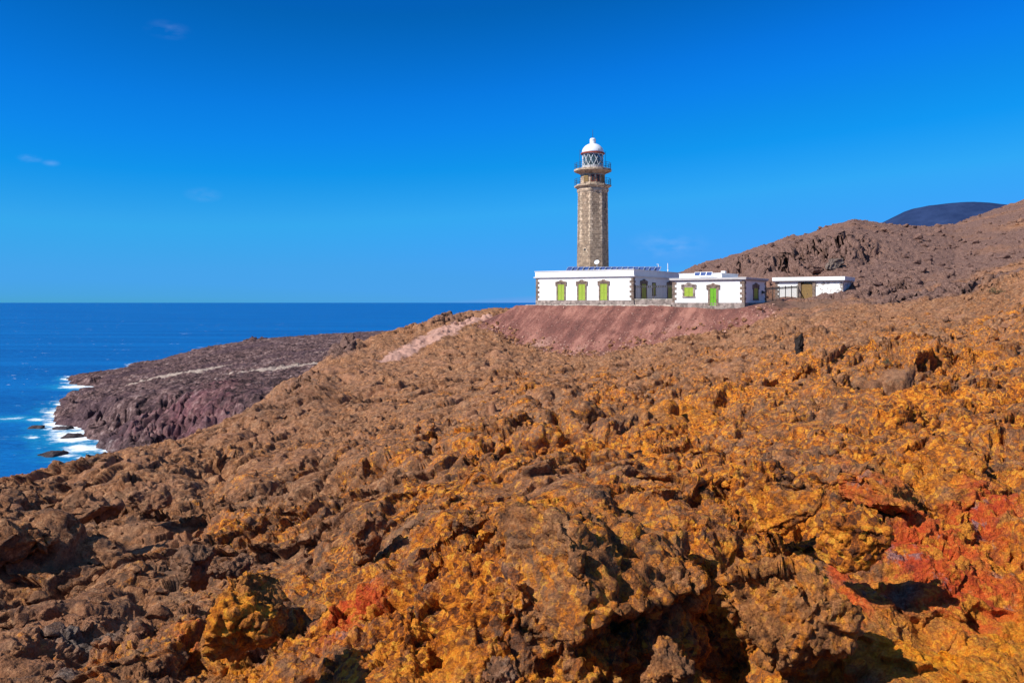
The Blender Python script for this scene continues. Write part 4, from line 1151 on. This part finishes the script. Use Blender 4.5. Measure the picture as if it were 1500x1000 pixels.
g.box(g0 + .01, g1 - .01, .112, .16, .3, .45); g.box(g0 + .01, g1 - .01, .112, .16, 1.7, 1.85)
gt = g.build('gate', M['wood'], N)
MB().box((g0 + g1) / 2 + .06, (g0 + g1) / 2 + .12, .02, .058, .95, 1.15).build('handle', M['iron'], gt)
quoins(NF, 0.0, 1, .2, nh - .1, N)

# iron fences on low walls
def iron_fence(p0, p1, z0, z1, wall_h, pick_h, label, below=1.5):
    p0, p1 = np.array(p0), np.array(p1); L = float(np.linalg.norm(p1 - p0)); a = math.atan2(p1[1] - p0[1], p1[0] - p0[0])
    root = empty('iron_fence', (p0[0], p0[1], z0), a); tag(root, label, 'fence')
    k = (z1 - z0) / L
    sh = lambda p: (p[0], p[1], p[2] + k * p[0])
    MB(sh).box(0, L, -.15, .15, -below, wall_h).build('low_wall', M['plinth'], root)
    MB(sh).box(0, L, -.2, .2, wall_h + .003, wall_h + .10).build('coping', M['kerb'], root)
    m = MB(sh); n = int(L / .22); b = wall_h + .1
    for i in range(1, n): m.box(L * i / n - .009, L * i / n + .009, -.009, .009, b, b + pick_h)
    m.build('pickets', M['iron'], root)
    m = MB(sh); m.box(0, L, -.03, .03, b + pick_h * .94, b + pick_h * .97); m.box(0, L, -.03, .03, b + pick_h * .82, b + pick_h * .85); m.box(0, L, -.02, .02, b + .12, b + .16)
    n2 = int(L / .32)
    for i in range(n2): m.ring(0, 0, 0) if False else m.box(L * (i + .25) / n2, L * (i + .75) / n2, -.014, .014, b + pick_h * .855, b + pick_h * .935)
    m.build('top_rail', M['iron'], root)
    for x in np.linspace(.05, L - .05, max(2, int(L / 2.5) + 1)):
        MB(sh).box(x - .05, x + .05, -.05, .05, b, b + pick_h * 1.05).build('post', M['iron'], root)
    return root
iron_fence(A_R - FY * .0 + FX * .08 + FY * .3, B_L - FX * .08 + FY * .3, GZ, GZ, .85, 2.0, 'dark iron fence on a low stone wall between the keepers house and the cottage')
bb = B_R + FY * (B_D + .1)
gp = N_L + FX * (g0 - .5) - FY * .35
iron_fence(bb, gp, GZ + .35, NZ + .1, .12, 2.05, 'dark iron fence with white coping in front of the annex', 2.0)
m = MB(); kl = A_W + 6.2
m.box(-1.2, kl, -1.15, -.5, -.5, .10)
kr = m.build('kerb', M['kerb']); kr.location = (A_L[0], A_L[1], GZ); kr.rotation_euler = (0, 0, -YAW)
tag(kr, 'pale stone kerb along the foot of the white houses', 'kerb')

# ---- lighthouse
TX, TY = (868.3 - CX) / FPX * 138.0, 138.0
TW = empty('lighthouse', (TX, TY, GZ), 0); tag(TW, 'tall brown octagonal stone lighthouse tower with a white domed lantern', 'lighthouse')
u = 138.0 / FPX
ph = rad(-90 - 14.5 + 45 * 0)                                     # a corner a little left of the side facing the camera
Rb, Rt = 22.9 * u / math.cos(rad(22.5)) * .965, 20.9 * u / math.cos(rad(22.5)) * .965
MB().lathe([(Rb, .0), (Rb * .97 + Rt * .03, 4.0), (Rt, 18.4)], 8, ph, uscale=2.0).build('shaft', M['ashlar'], TW)
for i in range(8):                                                # raised
    m = MB()
    t0 = ph + i * math.pi / 4; z = 5.2; k = 0
    while z < 18.1:
        f = z / 18.4; R = Rb + (Rt - Rb) * f + .022
        w = .42 if k % 2 else .27
        for s in (-1, 1):
            e = Vector((math.cos(t0 + s * math.pi / 4) - math.cos(t0), math.sin(t0 + s * math.pi / 4) - math.sin(t0), 0)).normalized()
            c = Vector((math.cos(t0) * R, math.sin(t0) * R, z)); n_o = Vector((math.cos(t0 + s * math.pi / 8), math.sin(t0 + s * math.pi / 8), 0)) * .04
            q = [c, c + e * w, c + e * w + Vector((0, 0, .40)), c + Vector((0, 0, .40))]
            vs_ = [m.v(tuple(x)) for x in q] + [m.v(tuple(x - n_o)) for x in q]
            for fi in ((0, 1, 2, 3), (7, 6, 5, 4), (0, 4, 5, 1), (1, 5, 6, 2), (2, 6, 7, 3), (3, 7, 4, 0)): m.bm.faces.new([vs_[j] for j in fi])
        z += .44; k += 1
    m.build('corner_stones', M['tstone'], TW)
def slit(face_deg, z, w, h):
    a = rad(face_deg); f = z / 18.4; ap = (Rb + (Rt - Rb) * f) * math.cos(rad(22.5))
    T = lambda p: (ap * math.cos(a) - p[0] * math.sin(a) + p[1] * math.cos(a), ap * math.sin(a) + p[0] * math.cos(a) + p[1] * math.sin(a), p[2])
    m = MB(T); m.box(-w / 2 - .14, -w / 2, -.1, .06, z - .1, z + h + .1); m.box(w / 2, w / 2 + .14, -.1, .06, z - .1, z + h + .1)
    m.box(-w / 2, w / 2, -.1, .06, z + h, z + h + .12); m.box(-w / 2, w / 2, -.1, .07, z - .12, z)
    o = m.build('window', M['tstone'], TW); MB(T).box(-w / 2, w / 2, -.1, .02, z, z + h).build('pane', M['dark'], o)
fl = math.degrees(ph) - 22.5                                      # the lit left face
slit(fl, 8.2, .42, .85); slit(fl + 90, 15.5, .45, .9)
R8 = lambda px: px * u
MB().lathe([(Rt + .02, 18.1), (Rt + .12, 18.25), (Rt + .2, 18.5), (R8(23), 18.8), (R8(26), 19.02), (R8(27.4), 19.1), (R8(27.4), 19.32), (R8(26.8), 19.36)], 8, ph).build('lower_gallery', M['tstone'], TW)
dr = MB().lathe([(R8(18.4), 19.363), (R8(18.4), 19.7), (R8(17.8), 19.75), (R8(17.8), 21.05), (R8(19), 21.15)], 32).build('watch_room', M['rust' if False else 'tstone'], TW)
for deg, w in ((-128, .8), (-96, .55), (-70, .55), (-40, .8)):
    a = rad(deg); T = lambda p, a=a: (R8(17.6) * math.cos(a) - p[0] * math.sin(a) + p[1] * math.cos(a), R8(17.6) * math.sin(a) + p[0] * math.cos(a) + p[1] * math.sin(a), p[2])
    f = MB(T).box(-w / 2, w / 2, -.2, .10, 19.75, 20.85).build('door' if w > .7 else 'window', M['wood' if w > .7 else 'rust'], dr)
    if w < .7: MB(T).box(-w / 2 + .08, w / 2 - .08, .0, .12, 19.85, 20.75).build('pane', M['dark'], f)
MB().lathe([(R8(18.6), 21.153), (R8(21), 21.3), (R8(26), 21.52), (R8(27.4), 21.6), (R8(27.4), 21.86), (R8(26.8), 21.9), (R8(14), 21.92)], 40).build('upper_gallery', M['tstone'], TW)
def rail(z, R, h, n, name='railing'):
    m = MB()
    for q in (.35, .68, 1.0): m.ring(R, z + h * q, .022, 40, 5)
    for i in range(n):
        a = 2 * math.pi * (i + .3) / n; m.tube((R * math.cos(a), R * math.sin(a), z), (R * math.cos(a), R * math.sin(a), z + h * 1.08), .03, n=5)
    m.build(name, M['iron'], TW)
rail(19.36, R8(26.4), .95, 20); rail(21.9, R8(26.4), .95, 20)
LR = R8(15.2); z0, z1 = 21.923, 24.35
MB().lathe([(LR + .1, z0), (LR + .1, z0 + .45), (LR - .04, z0 + .5)], 32).build('lantern_base', M['grey'], TW)
MB().lathe([(LR - .05, z0 + .50), (LR - .05, z1)], 32, cap=False).build('lantern_glass', M['glass'], TW, smooth=True)
m = MB(); nb = 12; hz_ = (z1 - z0 - .5) / 2
for k in range(2):
    for i in range(nb):
        for s in (-1, 1):
            a0 = 2 * math.pi * (i + .5 * k) / nb; a1 = a0 + s * math.pi / nb * 1.0
            za, zb = z0 + .5 + hz_ * k, z0 + .5 + hz_ * (k + 1)
            m.tube((LR * math.cos(a0), LR * math.sin(a0), za), (LR * math.cos(a1), LR * math.sin(a1), zb), .042, n=5)
m.ring(LR, z0 + .5, .06, 32, 5); m.ring(LR, z1 - .03, .06, 32, 5)
m.build('lattice', M['metal'], TW)
MB().lathe([(.05, z0 + .3), (.55, z0 + .5), (.8, z0 + 1.0), (.85, z0 + 1.4), (.75, z0 + 1.9), (.4, z0 + 2.2), (.05, z0 + 2.3)], 20).build('lens', M['glass'], TW, smooth=True)
MB().lathe([(.25, z0 - .02), (.25, z0 + .28)], 12).build('lens_stand', M['dark'], TW)
MB().lathe([(LR + .05, z1 + .003), (LR + .28, z1 + .05), (LR + .28, z1 + .2), (LR + .1, z1 + .24)], 32).build('lantern_rim', M['rust'], TW)
dome = [(LR * 1.06 * math.cos(t), z1 + .243 + 1.55 * math.sin(t)) for t in np.linspace(0, math.pi / 2 - .3, 12)]
do = MB().lathe(dome, 40).build('dome', M['metal'], TW, smooth=True)
zt = dome[-1][1]
MB().lathe([(R8(5), zt + .002), (R8(4.4), zt + .1), (R8(4.4), zt + .62), (R8(4.6), zt + .66), (R8(3.6), zt + .86), (R8(1.2), zt + .95)], 20).build('vent_cap', M['metal'], TW, smooth=True)
MB().tube((0, 0, zt + .9), (0, 0, zt + 2.3), .045, .025, 6).build('lightning_rod', M['iron'], TW)
for i in range(4):
    a = rad(-70 + 90 * i); R = LR + .62
    m = MB(); m.tube((R * math.cos(a), R * math.sin(a), 21.92), (R * math.cos(a), R * math.sin(a), z1 + .6), .025, n=5); m.tube((R * math.cos(a), R * math.sin(a), z1 + .6), ((LR + .2) * math.cos(a), (LR + .2) * math.sin(a), z1 + .3), .02, n=5)
    m.build('stay', M['iron'], TW)

# ---- solar panels on the main roof, and on the cottage
RZ = GZ + 4.9
words = ['first', 'second', 'third', 'fourth', 'fifth', 'sixth', 'seventh', 'eighth', 'ninth', 'tenth', 'eleventh', 'twelfth', 'thirteenth', 'fourteenth', 'fifteenth', 'sixteenth', 'last']
def solar(x, y, z, rz, w=.90, l=1.30, tilt=40):
    root = empty('solar_panel', (x, y, z), rz)
    c, s = math.cos(rad(tilt)), math.sin(rad(tilt))
    T = lambda p: (p[0], p[1] * c - p[2] * s, p[1] * s + p[2] * c + .32)
    m = MB(T); m.box(-w / 2, w / 2, 0, .04, 0, .04); m.box(-w / 2, w / 2, l - .04, l, 0, .04); m.box(-w / 2, -w / 2 + .04, .041, l - .041, 0, .04); m.box(w / 2 - .04, w / 2, .041, l - .041, 0, .04)
    m.build('frame', M['alu'], root)
    MB(T).box(-w / 2 + .041, w / 2 - .041, .042, l - .042, .005, .032).build('cells', M['solar'], root)
    for sx in (-1, 1):
        m = MB(); m.tube((sx * (w / 2 - .06), .02, 0), (sx * (w / 2 - .06), .02, .34), .02, n=5); m.tube((sx * (w / 2 - .06), l * c, 0), (sx * (w / 2 - .06), l * c, l * s + .30), .02, n=5)
        m.tube((sx * (w / 2 - .06), .02, .05), (sx * (w / 2 - .06), l * c, .05), .02, n=5)
        m.build('leg', M['alu'], root)
    return root
def dup(root, loc, rz):
    r = root.copy(); COL.objects.link(r); r.location = loc; r.rotation_euler = (0, 0, rz)
    for ch in list(root.children):
        c = ch.copy(); COL.objects.link(c); c.parent = r
    return r
YS = 133.6
sp0 = None
for i in range(17):
    px = 831.5 + i * (961 - 831.5) / 16 
    loc = ((px - CX) / FPX * YS, YS, RZ)
    if sp0 is None: sp0 = solar(*loc, -YAW); o = sp0
    else: o = dup(sp0, loc, -YAW)
    tag(o, 'tilted blue solar panel on the keepers house roof, %s from the left of its row' % words[i], 'solar panel', 'solar panels in a row on the keepers house roof')
bz = BZ + 3.86
for i in range(3):
    px = 1021 + i * 8.6; q = B_L + FY * 1.35; s_ = solve_s(px, q, FX); pt = q + FX * s_
    o = solar(pt[0], pt[1], bz, -YAW, .86, .62, 58) if i == 0 else dup(sc0, (pt[0], pt[1], bz), -YAW)
    if i == 0: sc0 = o
    tag(o, ['short dark solar panel on the cottage roof, leftmost of three', 'short dark solar panel on the cottage roof, middle of three', 'short dark solar panel on the cottage roof, nearest the chimney'][i], 'solar panel', 'solar panels on the cottage roof')

# ---- dish and antenna posts
x, y, z = P3(874.5, 392, 134.8)
D = empty('satellite_dish', (x, y, RZ), 0); tag(D, 'round white satellite dish on the keepers house roof in front of the tower', 'satellite dish')
MB().tube((0, 0, 0), (0, 0, 1.75), .05, n=8).build('mast', M['metal'], D)
ax_ = Vector((-.35, -.75, .55)).normalized(); xx = ax_.orthogonal().normalized(); yy = ax_.cross(xx)
def TD(p): 
    v = Vector((0, 0, 1.85)) + xx * p[0] + yy * p[1] + ax_ * p[2]; return tuple(v)
MB(TD).lathe([(.02, 0), (.2, .02), (.36, .07), (.41, .12), (.41, .145), (.36, .10), (.2, .05), (.02, .03)], 24).build('reflector', M['metal'], D, smooth=True)
m = MB(TD); m.tube((.45, 0, .12), (.1, 0, .5), .015, n=5); m.box(.02, .14, -.05, .05, .46, .58); m.build('receiver', M['metal'], D)
for px, top, lab in ((964.5, 387.0, 'bent white vent pipe at the right end of the solar panels'), (978.2, 385.5, 'straight white antenna post near the right end of the keepers house roof')):
    Y = 135.4; x, y, z = P3(px, top, Y); h = z - RZ
    m = MB(); m.tube((0, 0, 0), (0, 0, h), .055, n=8)
    if 'bent' in lab: m.tube((0, 0, h - .03), (-.28, 0, h), .055, n=8)
    else: m.box(-.12, .12, -.02, .02, h * .35, h * .42)
    o = m.build('vent_pipe' if 'bent' in lab else 'antenna_post', M['metal']); o.location = (x, y, RZ); tag(o, lab, 'pipe' if 'bent' in lab else 'post')
